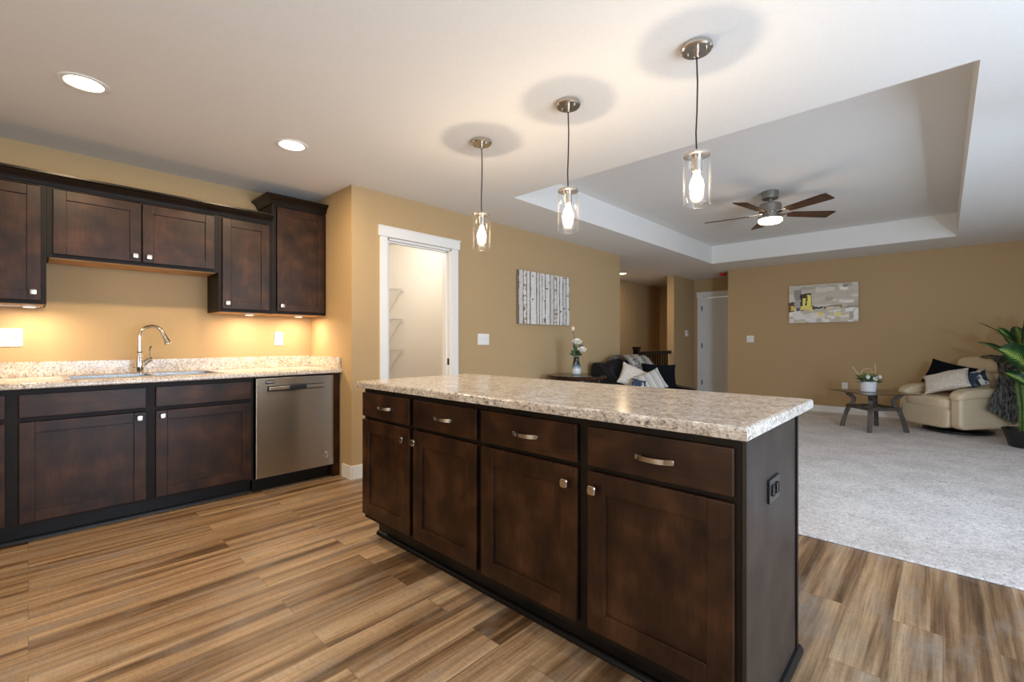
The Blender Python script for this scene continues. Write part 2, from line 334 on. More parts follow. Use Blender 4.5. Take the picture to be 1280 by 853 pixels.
def pillow(w, h, t, seed=0, n=18):
    """pinched-corner scatter cushion in local x (width), z (height), thickness y; with uv"""
    bm = NB(); lay = bm.loops.layers.uv.verify(); g = {}
    for side in (-1, 1):
        for i in range(n+1):
            for j in range(n+1):
                u, v = 2*i/n-1, 2*j/n-1
                edge = i in (0, n) or j in (0, n)
                if edge and side == 1: g[side, i, j] = g[-1, i, j]; continue
                d = ((1-u*u)*(1-v*v))**.42*t/2
                pin = 1-.09*(1-abs(v)**2)*abs(u)**3; pin2 = 1-.09*(1-abs(u)**2)*abs(v)**3
                wr = noise.noise(Vector((u*1.7+seed, v*1.7, side)))*.10*t*(1 if not edge else 0)
                g[side, i, j] = bm.verts.new((u*w/2*pin, side*d+side*wr, v*h/2*pin2))
    for side in (-1, 1):
        for i in range(n):
            for j in range(n):
                f = bm.faces.new((g[side, i, j], g[side, i+1, j], g[side, i+1, j+1], g[side, i, j+1]))
                for l, (a, b) in zip(f.loops, ((i, j), (i+1, j), (i+1, j+1), (i, j+1))): l[lay].uv = (a/n, b/n)
    return bm

# ================================================================== ROOM SHELL
XS, YA, XC, YB, YF, H, TZ = -4.3416, 1.8328, -3.5517, 6.139, 8.758, 2.44, 2.7326
TX0, TX1, TY0, TY1 = -2.8117, .1245, 3.0, 7.8505
XR, YN = 2.0, -2.6
T = .12
struct('floor', box(NB(), -5.7, XR+T, YN-T, 10.7, -.1, 0), 'planks')
b = NB(); box(b, XC, XR, 3.13, YF, 0, .014, .006); box(b, -4.95, XC-.001, YB+.001, YF, 0, .014, .006); box(b, -3.85, -1.5, YF+.001, 9.7, 0, .014)
struct('floor_carpet', b, 'carpet')
b = NB(); o_ = 2.56
for x0, x1, y0, y1 in ((-5.7, XR+T, YN-T, TY0), (-5.7, XR+T, TY1, 10.7), (-5.7, TX0, TY0, TY1), (TX1, XR+T, TY0, TY1)): box(b, x0, x1, y0, y1, H, o_)
box(b, TX0-T, TX1+T, TY0-T, TY1+T, TZ, TZ+.1)
for x0, x1, y0, y1 in ((TX0-T, TX0, TY0-T, TY1+T), (TX1, TX1+T, TY0-T, TY1+T), (TX0, TX1, TY0-T, TY0), (TX0, TX1, TY1, TY1+T)): box(b, x0, x1, y0, y1, o_-.001, TZ)
struct('ceiling', b, 'ceiling')
struct('wall_left', box(NB(), XS-T, XS, YN-T, YA, 0, H), 'tan')
struct('wall_return', box(NB(), XS-T, XC, YA, YA+T, 0, H), 'tan')
DY0, DY1, DZ = 2.165, 2.880, 2.052
b = NB(); box(b, XC-T, XC, YA+T, DY0, 0, H); box(b, XC-T, XC, DY1, YB, 0, H); box(b, XC-T, XC, DY0, DY1, DZ, H)
struct('wall_pantry', b, 'tan')
# pantry closet behind it
b = NB(); box(b, -5.55, -5.43, YA+T, 3.47, 0, H); struct('wall_pantry_back', b, 'cream')
b = NB(); box(b, -5.43, XC-T, 3.35, 3.47, 0, H); struct('wall_pantry_side', b, 'cream')
b = NB(); box(b, -5.43, XS-T, YA, YA+T, 0, H); struct('wall_pantry_end', b, 'cream')
# stairwell and hall
struct('wall_stair', box(NB(), -5.07, -4.95, 3.47, 10.52, 0, H), 'tan')
struct('wall_stair_end', box(NB(), -4.95, -3.99, 10.40, 10.52, 0, H), 'tan')
struct('wall_stub', box(NB(), -3.99, -3.85, 8.72, 10.4, 0, H), 'tan')
b = NB(); HX0, HX1, HZ = -3.70, -2.86, 2.06
box(b, -3.85, HX0, 9.7, 9.82, 0, H); box(b, HX1, -1.38, 9.7, 9.82, 0, H); box(b, HX0, HX1, 9.7, 9.82, HZ, H)
struct('wall_hall', b, 'tan')
struct('wall_hall_end', box(NB(), -1.5, -1.38, YF+T, 9.7, 0, H), 'tan')
struct('wall_far', box(NB(), -2.8484, XR, YF, YF+T, 0, H), 'tan')
# right wall with patio door and window, back wall with window
def wall_holes(name, axis, p0, p1, a0, a1, holes):
    b = NB()
    def bx(u0, u1, z0, z1):
        if u1-u0 < 1e-4 or z1-z0 < 1e-4: return
        box(b, p0, p1, u0, u1, z0, z1) if axis == 'x' else box(b, u0, u1, p0, p1, z0, z1)
    u = a0
    for h0, h1, z0, z1 in holes:
        bx(u, h0, 0, H); bx(h0, h1, 0, z0); bx(h0, h1, z1, H); u = h1
    bx(u, a1, 0, H); struct(name, b, 'tan')
wall_holes('wall_right', 'x', XR, XR+T, YN-T, YF+T, [(.25, 2.85, .06, 2.08), (4.45, 6.75, .5, 2.0)])
wall_holes('wall_back', 'y', YN-T, YN, XS, XR, [(-1.9, .7, .5, 2.1)])
def window(name, axis, p, u0, u1, z0, z1, n):
    e = empty(name, (0, 0, 0)); e['kind'] = 'structure'; b = NB(); g = NB(); w = .05
    def bx(bb, a0, a1, c0, c1, d=.03):
        box(bb, p-d, p+d, a0, a1, c0, c1) if axis == 'x' else box(bb, a0, a1, p-d, p+d, c0, c1)
    bx(b, u0, u1, z0, z0+w); bx(b, u0, u1, z1-w, z1)
    for k in range(n+1):
        c = u0+(u1-u0)*k/n; c = min(max(c, u0+w/2), u1-w/2); bx(b, c-w/2, c+w/2, z0+w, z1-w)
    bx(g, u0+w, u1-w, z0+w, z1-w, .004)
    obj('window_frame', b, 'white', e); obj('window_pane', g, 'pane', e)
window('door_2', 'x', XR+.06, .25, 2.85, .06, 2.08, 2)
window('window_1', 'x', XR+.06, 4.45, 6.75, .5, 2.0, 2)
window('window_2', 'y', YN-.06, -1.9, .7, .5, 2.1, 3)

def bboard(name, segs):
    b = NB()
    for x0, x1, y0, y1 in segs: box(b, x0, x1, y0, y1, .0, .114, .004)
    struct(name, b, 'white')
t_ = .014
bboard('baseboard_return', [(-3.70, XC+t_, YA-t_, YA-.0005), (XC+.0005, XC+t_, YA, 2.085)])
bboard('baseboard_pantry', [(XC+.0005, XC+t_, 2.965, YB)])
bboard('baseboard_far', [(-2.8484, XR, YF-t_, YF-.0005)])
bboard('baseboard_stub', [(-3.8495, -3.8495+t_, 8.72, 9.685), (-3.99, -3.836, 8.706, 8.7195)])
bboard('baseboard_hall', [(-3.836, -3.775, 9.686, 9.6995)])
bboard('baseboard_right', [(XR-t_, XR-.0005, 2.95, YF-t_), (XR-t_, XR-.0005, YN, .15)])
bboard('baseboard_back', [(-3.7, XR-t_, YN+.0005, YN+t_)])

# pantry door casing (craftsman) and jamb
b = NB()
box(b, XC+.0005, XC+.018, 2.088, 2.160, 0, 2.060, .003); box(b, XC+.0005, XC+.018, 2.885, 2.962, 0, 2.060, .003)
box(b, XC+.0005, XC+.026, 2.073, 2.977, 2.060, 2.148, .003); box(b, XC+.0005, XC+.032, 2.066, 2.984, 2.140, 2.152, .002)
box(b, XC-T-.002, XC+.004, DY0-.004, DY0+.016, 0, DZ); box(b, XC-T-.002, XC+.004, DY1-.016, DY1+.004, 0, DZ); box(b, XC-T-.002, XC+.004, DY0, DY1, DZ-.014, DZ+.004)
box(b, XC-.075, XC-.04, DY1-.028, DY1-.016, 0, DZ-.014); box(b, XC-.075, XC-.04, DY0, DY1, DZ-.026, DZ-.014)
struct('trim_1', b, 'white')
o = obj('strike_plate', box(NB(), XC-.036, XC-.008, DY1-.0175, DY1-.0155, .91, .975, .002), 'hinge'); tag(o, 'small dark strike plate on the right jamb of the pantry doorway', 'strike plate')

# hall door with casing
e = empty('door_1', (HX0, 9.70, 0)); e['kind'] = 'structure'
b = NB(); dw = HX1-HX0; y0, y1 = .012, .05
for x0, x1, z0, z1 in ((.015, .125, .02, HZ-.012), (dw-.125, dw-.015, .02, HZ-.012), (.125, dw-.125, .02, .24), (.125, dw-.125, HZ-.13, HZ-.012), (.125, dw-.125, 1.36, 1.48), ((dw-.1)/2, (dw+.1)/2, .24, 1.36)):
    box(b, x0, x1, y0, y1, z0, z1, .003)
box(b, .10, dw-.10, .024, .04, .2, HZ-.1); obj('door_slab', b, 'white', e)
for z in (.28, 1.05, 1.83): obj('hinge', box(NB(), .010, .028, -.002, .012, z-.05, z+.05, .003), 'hinge', e)
b = NB(); lathe(b, [(.001, 0), (.028, 0), (.028, .006), (.010, .012), (.010, .035), (.026, .045), (.028, .058), (.018, .068), (.001, .07)], n=20)
obj('door_knob', b, 'hinge', e, loc=(dw-.07, .012, .96), rot=(pi/2, 0, 0))
b = NB(); box(b, HX0-.068, HX0+.004, 9.682, 9.6995, 0, 2.062, .003); box(b, HX1-.004, HX1+.068, 9.682, 9.6995, 0, 2.062, .003)
box(b, HX0-.080, HX1+.08, 9.674, 9.6995, 2.062, 2.165, .003); box(b, HX0-.087, HX1+.087, 9.668, 9.6995, 2.155, 2.170, .002)
box(b, HX0-.003, HX0+.012, 9.70, 9.80, 0, HZ); box(b, HX1-.012, HX1+.003, 9.70, 9.80, 0, HZ)
struct('trim_2', b, 'white')

# ================================================================== CABINET PARTS
def knob(parent, x, z, y=-.02):
    b = NB(); lathe(b, [(.0085, 0), (.007, .006), (.006, .014), (.010, .018)], n=16)
    bmesh.ops.rotate(b, verts=b.verts, cent=(0, 0, 0), matrix=Matrix.Rotation(pi/2, 3, 'X'))
    n0 = set(b.verts); puff(b, (0, -.023, 0), (.031, .014, .031), 6, cuts=5)
    obj('knob', b, 'nickel', parent, loc=(x, y, z))
def pull(parent, x, z, y=-.02, w=.118):
    b = NB(); n = 14; secs = []
    for i in range(n+1):
        u = 2*i/n-1; d = -.007-.020*(1-abs(u)**2.6)
        px = u*w/2; hh = .0075+.001*u*u
        secs.append([b.verts.new((px, d-.0035, -hh)), b.verts.new((px, d-.0035, hh)), b.verts.new((px, d+.0035, hh)), b.verts.new((px, d+.0035, -hh))])
    for A, B in zip(secs, secs[1:]):
        for k in range(4): b.faces.new((A[k], A[(k+1) % 4], B[(k+1) % 4], B[k]))
    b.faces.new(secs[0]); b.faces.new(secs[-1][::-1])
    for s in (-1, 1): box(b, s*w/2-.006, s*w/2+.006, -.012, 0, -.0075, .0075, .002)
    obj('pull_handle', b, 'nickel', parent, loc=(x, y, z))
def shaker(parent, x0, x1, z0, z1, rail=.062, t=.02, name='door'):
    b = NB(); bv = .0034
    box(b, x0, x0+rail, -t, 0, z0, z1, bv); box(b, x1-rail, x1, -t, 0, z0, z1, bv)
    box(b, x0+rail-.001, x1-rail+.001, -t, 0, z0, z0+rail, bv); box(b, x0+rail-.001, x1-rail+.001, -t, 0, z1-rail, z1, bv)
    d = obj(name, b, 'espresso', parent)
    p = obj('door_panel', box(NB(), x0+rail-.004, x1-rail+.004, -t+.0105, -.004, z0+rail-.004, z1-rail+.004), 'espresso', d)
    return d
def slab_front(parent, x0, x1, z0, z1, t=.02):
    return obj('drawer_front', box(NB(), x0, x1, -t, 0, z0, z1, .004), 'espresso_h', parent)
def carcass(parent, x0, x1, z0, z1, depth, openings, toe=False, under=None, end_left=True, end_right=True):
    """face frame (with openings) in front of sides, back, bottom and top"""
    xs = sorted({x0, x1, *[o[0] for o in openings], *[o[1] for o in openings]}); zs = sorted({z0, z1, *[o[2] for o in openings], *[o[3] for o in openings]})
    b = NB(); t = .018
    box(b, x0, x0+.035, .001, .0205, z0, z1); box(b, x1-.035, x1, .001, .0205, z0, z1)
    box(b, x0+.034, x1-.034, .0014, .02, z0+.0004, z0+.035); box(b, x0+.034, x1-.034, .0014, .02, z1-.035, z1-.0004)
    for k_, xm in enumerate(openings): box(b, max(xm[0], x0+.033), min(xm[1], x1-.033), .0018+.0004*k_, .0195-.0003*k_, max(xm[2], z0+.034), min(xm[3], z1-.034))
    obj('face_frame', b, 'frame', parent)
    b = NB(); box(b, x0, x0+t, .02, depth, z0, z1); box(b, x1-t, x1, .02, depth, z0, z1); box(b, x0+t, x1-t, depth-.01, depth, z0, z1); box(b, x0+t, x1-t, .02, depth-.01, z0+.002, z0+t)
    if z1 > 1: box(b, x0+t, x1-t, .02, depth-.01, z1-t, z1)
    obj('case', b, 'frame', parent)
    if under: obj('underside', box(NB(), x0+.012, x1-.012, .022, depth-.012, z0-.004, z0+.002), 'under', parent)
    if toe: obj('toe_kick', box(NB(), x0, x1, .075, .09, 0, z0), 'kick', parent)

# ---- sink wall base cabinets: local x runs along world +y, local -y faces the room
RW = pi/2
XFB = -3.755
e = empty('base_cabinet', (XFB, 0, 0), RW, 'dark sink base cabinet with two doors and two false drawer fronts', 'cabinet')
carcass(e, -.062, 1.157, .105, .875, .575, [(.523, .572, .105, .875), (-.03, 1.13, .692, .714)], toe=True)
slab_front(e, -.036, .523, .716, .847); slab_front(e, .572, 1.137, .716, .847)
d = shaker(e, -.036, .523, .125, .690); knob(d, .488, .655)
d = shaker(e, .572, 1.137, .125, .690); knob(d, .607, .655)
obj('shoe_molding', prism(NB(), [(.060, 0), (.075, 0), (.075, .02), (.068, .018), (.062, .010)], 'x', -.062, 1.157), 'kick', e)
e = empty('base_cabinet', (XFB, 0, 0), RW, 'dark base cabinet at the left end of the counter, left of the sink base', 'cabinet')
carcass(e, -.76, -.0625, .105, .875, .575, [(-.74, -.08, .692, .714)], toe=True)
q = slab_front(e, -.735, -.088, .716, .847); pull(q, -.41, .78)
d = shaker(e, -.735, -.088, .125, .690); knob(d, -.70, .655)
obj('shoe_molding', prism(NB(), [(.060, 0), (.075, 0), (.075, .02), (.068, .018), (.062, .010)], 'x', -.76, -.0625), 'kick', e)
o = obj('filler_board', box(NB(), 1.768, 1.828, .0, .575, 0, .875, .002), 'espresso'); o.location = (XFB, 0, 0); o.rotation_euler = (0, 0, RW)
tag(o, 'dark upright filler board between the dishwasher and the tan wall', 'filler board')

# ---- dishwasher
e = empty('dishwasher', (XFB, 0, 0), RW, 'stainless steel dishwasher with bar handle under the granite counter', 'dishwasher')
obj('tub', box(NB(), 1.168, 1.760, .022, .56, .10, .868), 'black', e)
dp = obj('door', box(NB(), 1.165, 1.763, -.030, .02, .112, .866, .006, 3), 'steel', e)
b = NB(); box(b, 1.245, 1.675, -.0335, -.0302, .765, .805, .003); obj('handle_recess', b, 'black', dp)
h = obj('handle', box(NB(), 1.248, 1.672, -.062, -.050, .772, .800, .004), 'steel', dp)
for px in (1.258, 1.648): obj('handle_post', box(NB(), px, px+.014, -.051, -.031, .777, .795), 'steel', h)
obj('handle_dark_reflection', box(NB(), 1.395, 1.525, -.0638, -.0615, .770, .802, .003), 'black', h)  # dark reflection in the middle of the bar, built as a black strip
bd = obj('badge', box(NB(), 1.230, 1.292, -.0318, -.0300, .822, .846, .002), 'black', dp)
b = NB()
for k, (a, w) in enumerate(((1.237, .010), (1.249, .007), (1.258, .011), (1.271, .008), (1.281, .006))): box(b, a, a+w, -.0324, -.0316, .831, .838)
obj('badge_lettering', b, 'greyp', bd)
b = NB(); lathe(b, [(.024, 0), (.026, .0015), (.022, .003), (.001, .003)], n=28); o = obj('emblem', b, 'chrome', dp, loc=(1.690, -.030, .205), rot=(pi/2, 0, 0))
b = NB()
for a0, a1, r0, r1 in ((.3, 2.6, .012, .017), (3.5, 5.6, .010, .014)):
    k = 10; A = [b.verts.new((cos(a0+(a1-a0)*i/k)*r0, sin(a0+(a1-a0)*i/k)*r0, .0035)) for i in range(k+1)]; B = [b.verts.new((cos(a0+(a1-a0)*i/k)*r1, sin(a0+(a1-a0)*i/k)*r1, .0035)) for i in range(k+1)]
    for i in range(k): b.faces.new((A[i], A[i+1], B[i+1], B[i]))
box(b, -.003, .008, -.004, .003, .0030, .0040); obj('emblem_mark', b, 'black', o, smooth='keep')
obj('toe_kick', box(NB(), 1.166, 1.762, .055, .075, 0, .108), 'kick', e)

# ---- sink wall countertop with backsplash and sink cut-out
CX1, CY0 = -3.712, -.78
SX0, SX1, SY0, SY1 = -4.215, -3.800, .165, .958
e = empty('countertop', (0, 0, 0), 0, 'speckled granite-look counter along the sink wall with short backsplash', 'countertop')
b = NB(); zb, zt = .8765, .914
def front_edge(x1): return [(SX1, zb), (x1-.010, zb), (x1-.003, zb+.004), (x1, zb+.011), (x1, zt-.014), (x1-.004, zt-.005), (x1-.013, zt), (SX1, zt)]
prism(b, front_edge(CX1), 'y', CY0, YA-.001)
box(b, XS+.001, SX0, CY0, YA-.001, zb, zt); box(b, SX0, SX1, CY0, SY0, zb, zt); box(b, SX0, SX1, SY1, YA-.001, zb, zt)
obj('counter_slab', b, 'granite', e)
b = NB(); box(b, XS+.001, XS+.021, CY0, YA-.001, zt, 1.011, .003); box(b, XS+.022, -3.735, YA-.021, YA-.001, zt, 1.011, .003)
obj('backsplash', b, 'granite', e)

e = empty('kitchen_sink', (0, 0, 0), 0, 'double bowl stainless sink set into the granite counter', 'sink')
b = NB(); rm = .018
for x0, x1, y0, y1 in ((SX0-rm, SX0+.075, SY0-rm, SY1+rm), (SX1-.014, SX1+rm, SY0-rm, SY1+rm), (SX0+.075, SX1-.014, SY0-rm, SY0+.014), (SX0+.075, SX1-.014, SY1-.014, SY1+rm), (SX0+.075, SX1-.014, .575, .600)): box(b, x0, x1, y0, y1, zt+.0003, zt+.005, .002)
obj('rim', b, 'sinksteel', e)
for y0, y1 in ((SY0+.012, .577), (.598, SY1-.012)):
    b = NB(); x0, x1, z0, tt = SX0+.072, SX1-.012, .74, .004
    box(b, x0, x0+tt, y0, y1, z0, zt); box(b, x1-tt, x1, y0, y1, z0, zt); box(b, x0, x1, y0, y0+tt, z0, zt); box(b, x0, x1, y1-tt, y1, z0, zt); box(b, x0, x1, y0, y1, z0-tt, z0)
    bo = obj('bowl', b, 'sinksteel', e)
    obj('drain', lathe(NB(), [(.045, 0), (.045, .003), (.03, .001), (.001, .001)], ((x0+x1)/2, (y0+y1)/2, z0+.0002), 24), 'chrome', bo)

e = empty('faucet', (-4.180, .548, zt+.005), 0, 'brushed steel gooseneck pull-down kitchen faucet behind the sink', 'faucet')
obj('base', lathe(NB(), [(.030, 0), (.030, .006), (.024, .012), (.001, .012)]), 'chrome', e)
obj('body', lathe(NB(), [(.022, .010), (.026, .035), (.0265, .060), (.022, .100), (.015, .145), (.0145, .158), (.001, .158)]), 'chrome', e)
b = NB(); lathe(b, [(.0165, .146), (.0165, .153), (.001, .153)]); obj('collar', b, 'hinge', e)
pts = [(0, 0, .153), (0, 0, .255)]; R_ = .078; A = Vector((.62, .78, 0)).normalized()
for k in range(1, 13):
    a = pi*k/12*.90; pts.append(tuple(A*(R_-R_*cos(a)))[:2]+(.255+R_*sin(a),))
obj('spout', tube(NB(), pts, .0135, 14), 'chrome', e)
p = Vector(pts[-1]); dr = (p-Vector(pts[-2])).normalized()
hd = obj('spray_head', tube(NB(), [p-dr*.004, p+dr*.012, p+dr*.03, p+dr*.075, p+dr*.082], [.0145, .0155, .0155, .0215, .0195], 16), 'chrome', e)
q = p+dr*.055+A*.0165; obj('spray_button', tube(NB(), [q-dr*.013, q+dr*.013], .005, 8), 'black', hd)
hb = obj('handle_base', tube(NB(), [(0, .010, .055), (.004, .040, .082), (.006, .062, .098), (.006, .070, .102)], [.017, .017, .0185, .012], 14), 'chrome', e)
obj('handle_lever', tube(NB(), [(.006, .058, .098), (.012, .054, .140), (.020, .052, .172), (.026, .060, .192)], [.0065, .0055, .006, .0075], 10), 'chrome', hb)

# ---- upper cabinets
XFU = -4.025; DU = .315
def upper(label, x0, x1, z0, z1, doors, pucks=(), knobs=()):
    e = empty('wall_cabinet', (XFU, 0, 0), RW, label, 'cabinet', None)
    ops = [(a[1], b_[0], z0, z1) for a, b_ in zip(doors, doors[1:])]
    carcass(e, x0, x1, z0, z1, DU, ops, under=True)
    for (a, c, q0, q1), (kx, kz) in zip(doors, knobs):
        d = shaker(e, a, c, q0, q1, rail=.060); knob(d, kx, kz)
    return e
upper('tall-door wall cabinet at the left edge over the white switch plate', -.78, .077, 1.374, 2.135, [(-.755, -.330, 1.396, 2.092), (-.322, .053, 1.396, 2.092)], knobs=[(-.36, 1.44), (.020, 1.444)])
upper('short two-door wall cabinet over the sink', .0785, .9965, 1.668, 2.135, [(.105, .533, 1.690, 2.092), (.541, .968, 1.690, 2.092)], knobs=[(.500, 1.728), (.574, 1.728)])
upper('narrow wall cabinet between the sink cabinet and the taller corner one', .998, 1.376, 1.374, 2.135, [(1.020, 1.353, 1.396, 2.092)], knobs=[(1.052, 1.440)])
c4 = upper('tallest wall cabinet with its own crown, in the corner', 1.3775, 1.829, 1.374, 2.305, [(1.415, 1.812, 1.396, 2.262)], knobs=[(1.450, 1.440)])
def crown_prof(z): return [(-.001, z), (.008, z), (.012, z+.010), (.016, z+.014), (.024, z+.034), (.042, z+.052), (.054, z+.058), (.058, z+.062), (.058, z+.074), (-.001, z+.074)]
# local -y is out: mirror the profile
b = NB(); prism(b, [(-p[0], p[1]) for p in crown_prof(2.108)], 'x', -.84, 1.376)
o = obj('crown_molding', b, 'crown'); o.location = (XFU, 0, 0); o.rotation_euler = (0, 0, RW); tag(o, 'long dark crown molding above the three lower wall cabinets', 'molding')
# corner cabinet's crown: front run with a mitred left return
b = NB(); pr_ = crown_prof(2.280); L0 = 1.3775; rings = []
for s in ('back', 'corner', 'end'):
    row = []
    for px, pz in pr_:
        row.append(b.verts.new({'back': (L0-px, DU, pz), 'corner': (L0-px, -px, pz), 'end': (1.829, -px, pz)}[s]))
    rings.append(row)
for A_, B_ in zip(rings, rings[1:]):
    for k in range(len(pr_)): b.faces.new((A_[k], A_[(k+1) % len(pr_)], B_[(k+1) % len(pr_)], B_[k]))
b.faces.new(rings[0]); b.faces.new(rings[-1][::-1]); obj('crown', b, 'crown', c4)
box_ = obj('top_board', box(NB(), L0, 1.829, .0, DU, 2.305, 2.350), 'frame', c4)

def puck(y, z, label, x=-4.14):
    e = empty('puck_light', (x, y, z), 0, label, 'under-cabinet light', 'lights under the wall cabinets')
    obj('housing', lathe(NB(), [(.034, 0), (.034, -.010), (.029, -.013), (.029, -.010), (.001, -.010)], n=24), 'plastic', e)
    obj('lens', lathe(NB(), [(.028, -.0105), (.026, -.0125), (.001, -.0125)], n=24), 'puck', e)
    l = bpy.data.lights.new('puck_glow', 'AREA'); l.shape = 'DISK'; l.size = .05; l.energy = 3.7; l.color = (1, .77, .52); o = bpy.data.objects.new('puck_glow', l); C.objects.link(o); o.parent = e; o.location = (0, 0, -.016)
puck(.005, 1.3695, 'warm puck light under the wall cabinet at the left edge')
puck(1.245, 1.3695, 'warm puck light under the narrow wall cabinet')
puck(1.640, 1.3695, 'warm puck light under the tall corner cabinet')
b = NB(); box(b, -4.20, -4.19, -.70, .05, 1.362, 1.3695)
o = obj('led_strip', b, 'plastic'); tag(o, 'thin light strip under the wall cabinet at the left edge', 'light strip')

# ================================================================== ISLAND
YI = 1.362
def island_unit(label, x0, x1, doors, toe_x0):
    e = empty('island_cabinet', (0, YI, 0), 0, label, 'cabinet')
    carcass(e, x0, x1, .112, .876, .585, [(doors[0][1], doors[1][0], .112, .876), (x0+.02, x1-.02, .694, .712)])
    for k, (a, c) in enumerate(doors):
        q = slab_front(e, a, c, .712, .849); pull(q, (a+c)/2+.012, .779)
        d = shaker(e, a, c, .142, .694, rail=.072); knob(d, c-.038 if k == 0 else a+.033, .637)
    obj('toe_kick', box(NB(), x0+toe_x0, x1, .075, .09, 0, .112), 'kick', e)
    obj('shoe_molding', prism(NB(), [(.056, .0), (.075, 0), (.075, .022), (.067, .020), (.058, .011)], 'x', x0+toe_x0, x1), 'kick', e)
    return e
ea = island_unit('far half of the island, two drawers over two doors', -2.477, -1.469, [(-2.472, -1.995), (-1.960, -1.484)], .03)
eb = island_unit('near half of the island with two drawers, two doors and a plain end panel', -1.4685, -.4075, [(-1.452, -.951), (-.905, -.424)], 0)
o = obj('end_panel', box(NB(), -.407, -.394, .0, .586, 0, .876, .0015), 'endpanel', eb)
obj('corner_strip', box(NB(), -.394, -.388, .568, .588, .02, .875, .001), 'frame', o)
obj('base_shoe', prism(NB(), [(-.394, 0), (-.374, 0), (-.376, .012), (-.384, .021), (-.394, .023)], 'y', .0, .603), 'kick', o)
obj('back_panel', box(NB(), -2.477, -1.4695, .5865, .598, 0, .876), 'espresso', ea); obj('back_panel', box(NB(), -1.4685, -.408, .5865, .598, 0, .876), 'espresso', eb)
e = empty('island_countertop', (0, 0, 0), 0, 'long granite-look laminate top of the kitchen island', 'countertop')
b = NB(); IX0, IX1, IY0, IY1 = -2.492, -.380, 1.318, 2.170
box(b, IX0, IX1, IY0, IY1, .8765, .914)
ed = [g for g in b.edges if all(v.co.z > .9 for v in g.verts)]; bmesh.ops.bevel(b, geom=ed, offset=.012, segments=4, profile=.5, affect='EDGES')
ed = [g for g in b.edges if len({round(v.co.z, 4) for v in g.verts}) == 1 and abs(g.verts[0].co.z-.8765) < 1e-4 and len(g.link_faces) == 2]; bmesh.ops.bevel(b, geom=ed, offset=.005, segments=2, profile=.5, affect='EDGES')
obj('counter_slab', b, 'granite', e)

# ---- outlets and switches: built in local frame facing -y
def plate(name, loc, rz, label, cat, w, h, items, m='plastic', m2='plastic', group=None):
    e = empty(name, loc, rz, label, cat, group)
    obj('cover_plate', box(NB(), -w/2, w/2, -.007, 0, -h/2, h/2, .003), m, e)
    for kind, x in items:
        if kind == 't':
            r = obj('switch_surround', box(NB(), x-.008, x+.008, -.0085, -.006, -.016, .016, .001), m2, e)
            b = NB(); prism(b, [(-.007, -.006), (-.020, .010), (-.017, .014), (-.007, .006)], 'x', x-.0045, x+.0045); obj('toggle', b, m2, r)
        elif kind == 'r':
            for z in (-.022, .022):
                r = obj('receptacle', box(NB(), x-.017, x+.017, -.0100, -.006, z-.0145, z+.0145, .005, 3), m2, e)
                b = NB(); box(b, x-.009, x-.006, -.0106, -.009, z-.003, z+.008); box(b, x+.006, x+.009, -.0106, -.009, z-.003, z+.006); box(b, x-.0025, x+.0025, -.0106, -.009, z-.011, z-.006); obj('slots', b, 'slot' if m == 'black' else 'greyp', r)
        elif kind == 'h':
            for q in (-.022, .022):
                r = obj('receptacle', box(NB(), q-.0145, q+.0145, -.0100, -.006, -.017, .017, .005, 3), m2, e)
                b = NB(); box(b, q-.003, q+.008, -.0106, -.009, -.009, -.006); box(b, q-.003, q+.006, -.0106, -.009, .006, .009); box(b, q-.011, q-.006, -.0106, -.009, -.0025, .0025); obj('slots', b, 'slot', r)
        elif kind == 'd':
            r = obj('rocker', box(NB(), x-.0165, x+.0165, -.0105, -.006, -.033, .033, .002), m2, e)
    return e
plate('wall_outlet', (XS, -.083+.0, 1.170), RW, 'white switch and outlet plate at the left edge over the counter', 'outlet', .117, .117, [('t', .025), ('r', -.025)])
plate('wall_outlet', (XS, 1.545, 1.168), RW, 'single white outlet plate right of the sink, under the corner cabinet', 'outlet', .074, .118, [('r', 0)])
plate('light_switch', (XC, 3.317, 1.165), RW, 'white multi-switch plate on the tan wall right of the pantry door', 'switch', .163, .118, [('t', -.046), ('t', 0), ('t', .046)])
plate('wall_outlet', (-.394, 1.622, .680), RW, 'black sideways outlet on the island end panel', 'outlet', .118, .074, [('h', 0)], 'black', 'black')
plate('light_switch', (-2.476, YF, 1.183), 0, 'white switch plate on the far wall near the hall corner', 'switch', .117, .117, [('t', -.023), ('t', .023)])
plate('wall_outlet', (-1.117, YF, .440), 0, 'white outlet low on the far wall behind the coffee table', 'outlet', .074, .118, [('r', 0)])
e = empty('thermostat', (-3.85, 9.30, 1.305), RW, 'small white thermostat on the hall wall beside the white door', 'thermostat')
obj('body', box(NB(), -.055, .055, -.026, 0, -.06, .06, .006, 3), 'plastic', e); obj('display', box(NB(), -.03, .03, -.028, -.0255, .0, .035, .002), 'greyp', e)
o = obj('fire_alarm', box(NB(), -3.10, -2.98, 9.02, 9.10, 2.385, 2.44, .008, 3), 'red'); tag(o, 'small red alarm box on the hall ceiling near the white door', 'alarm')

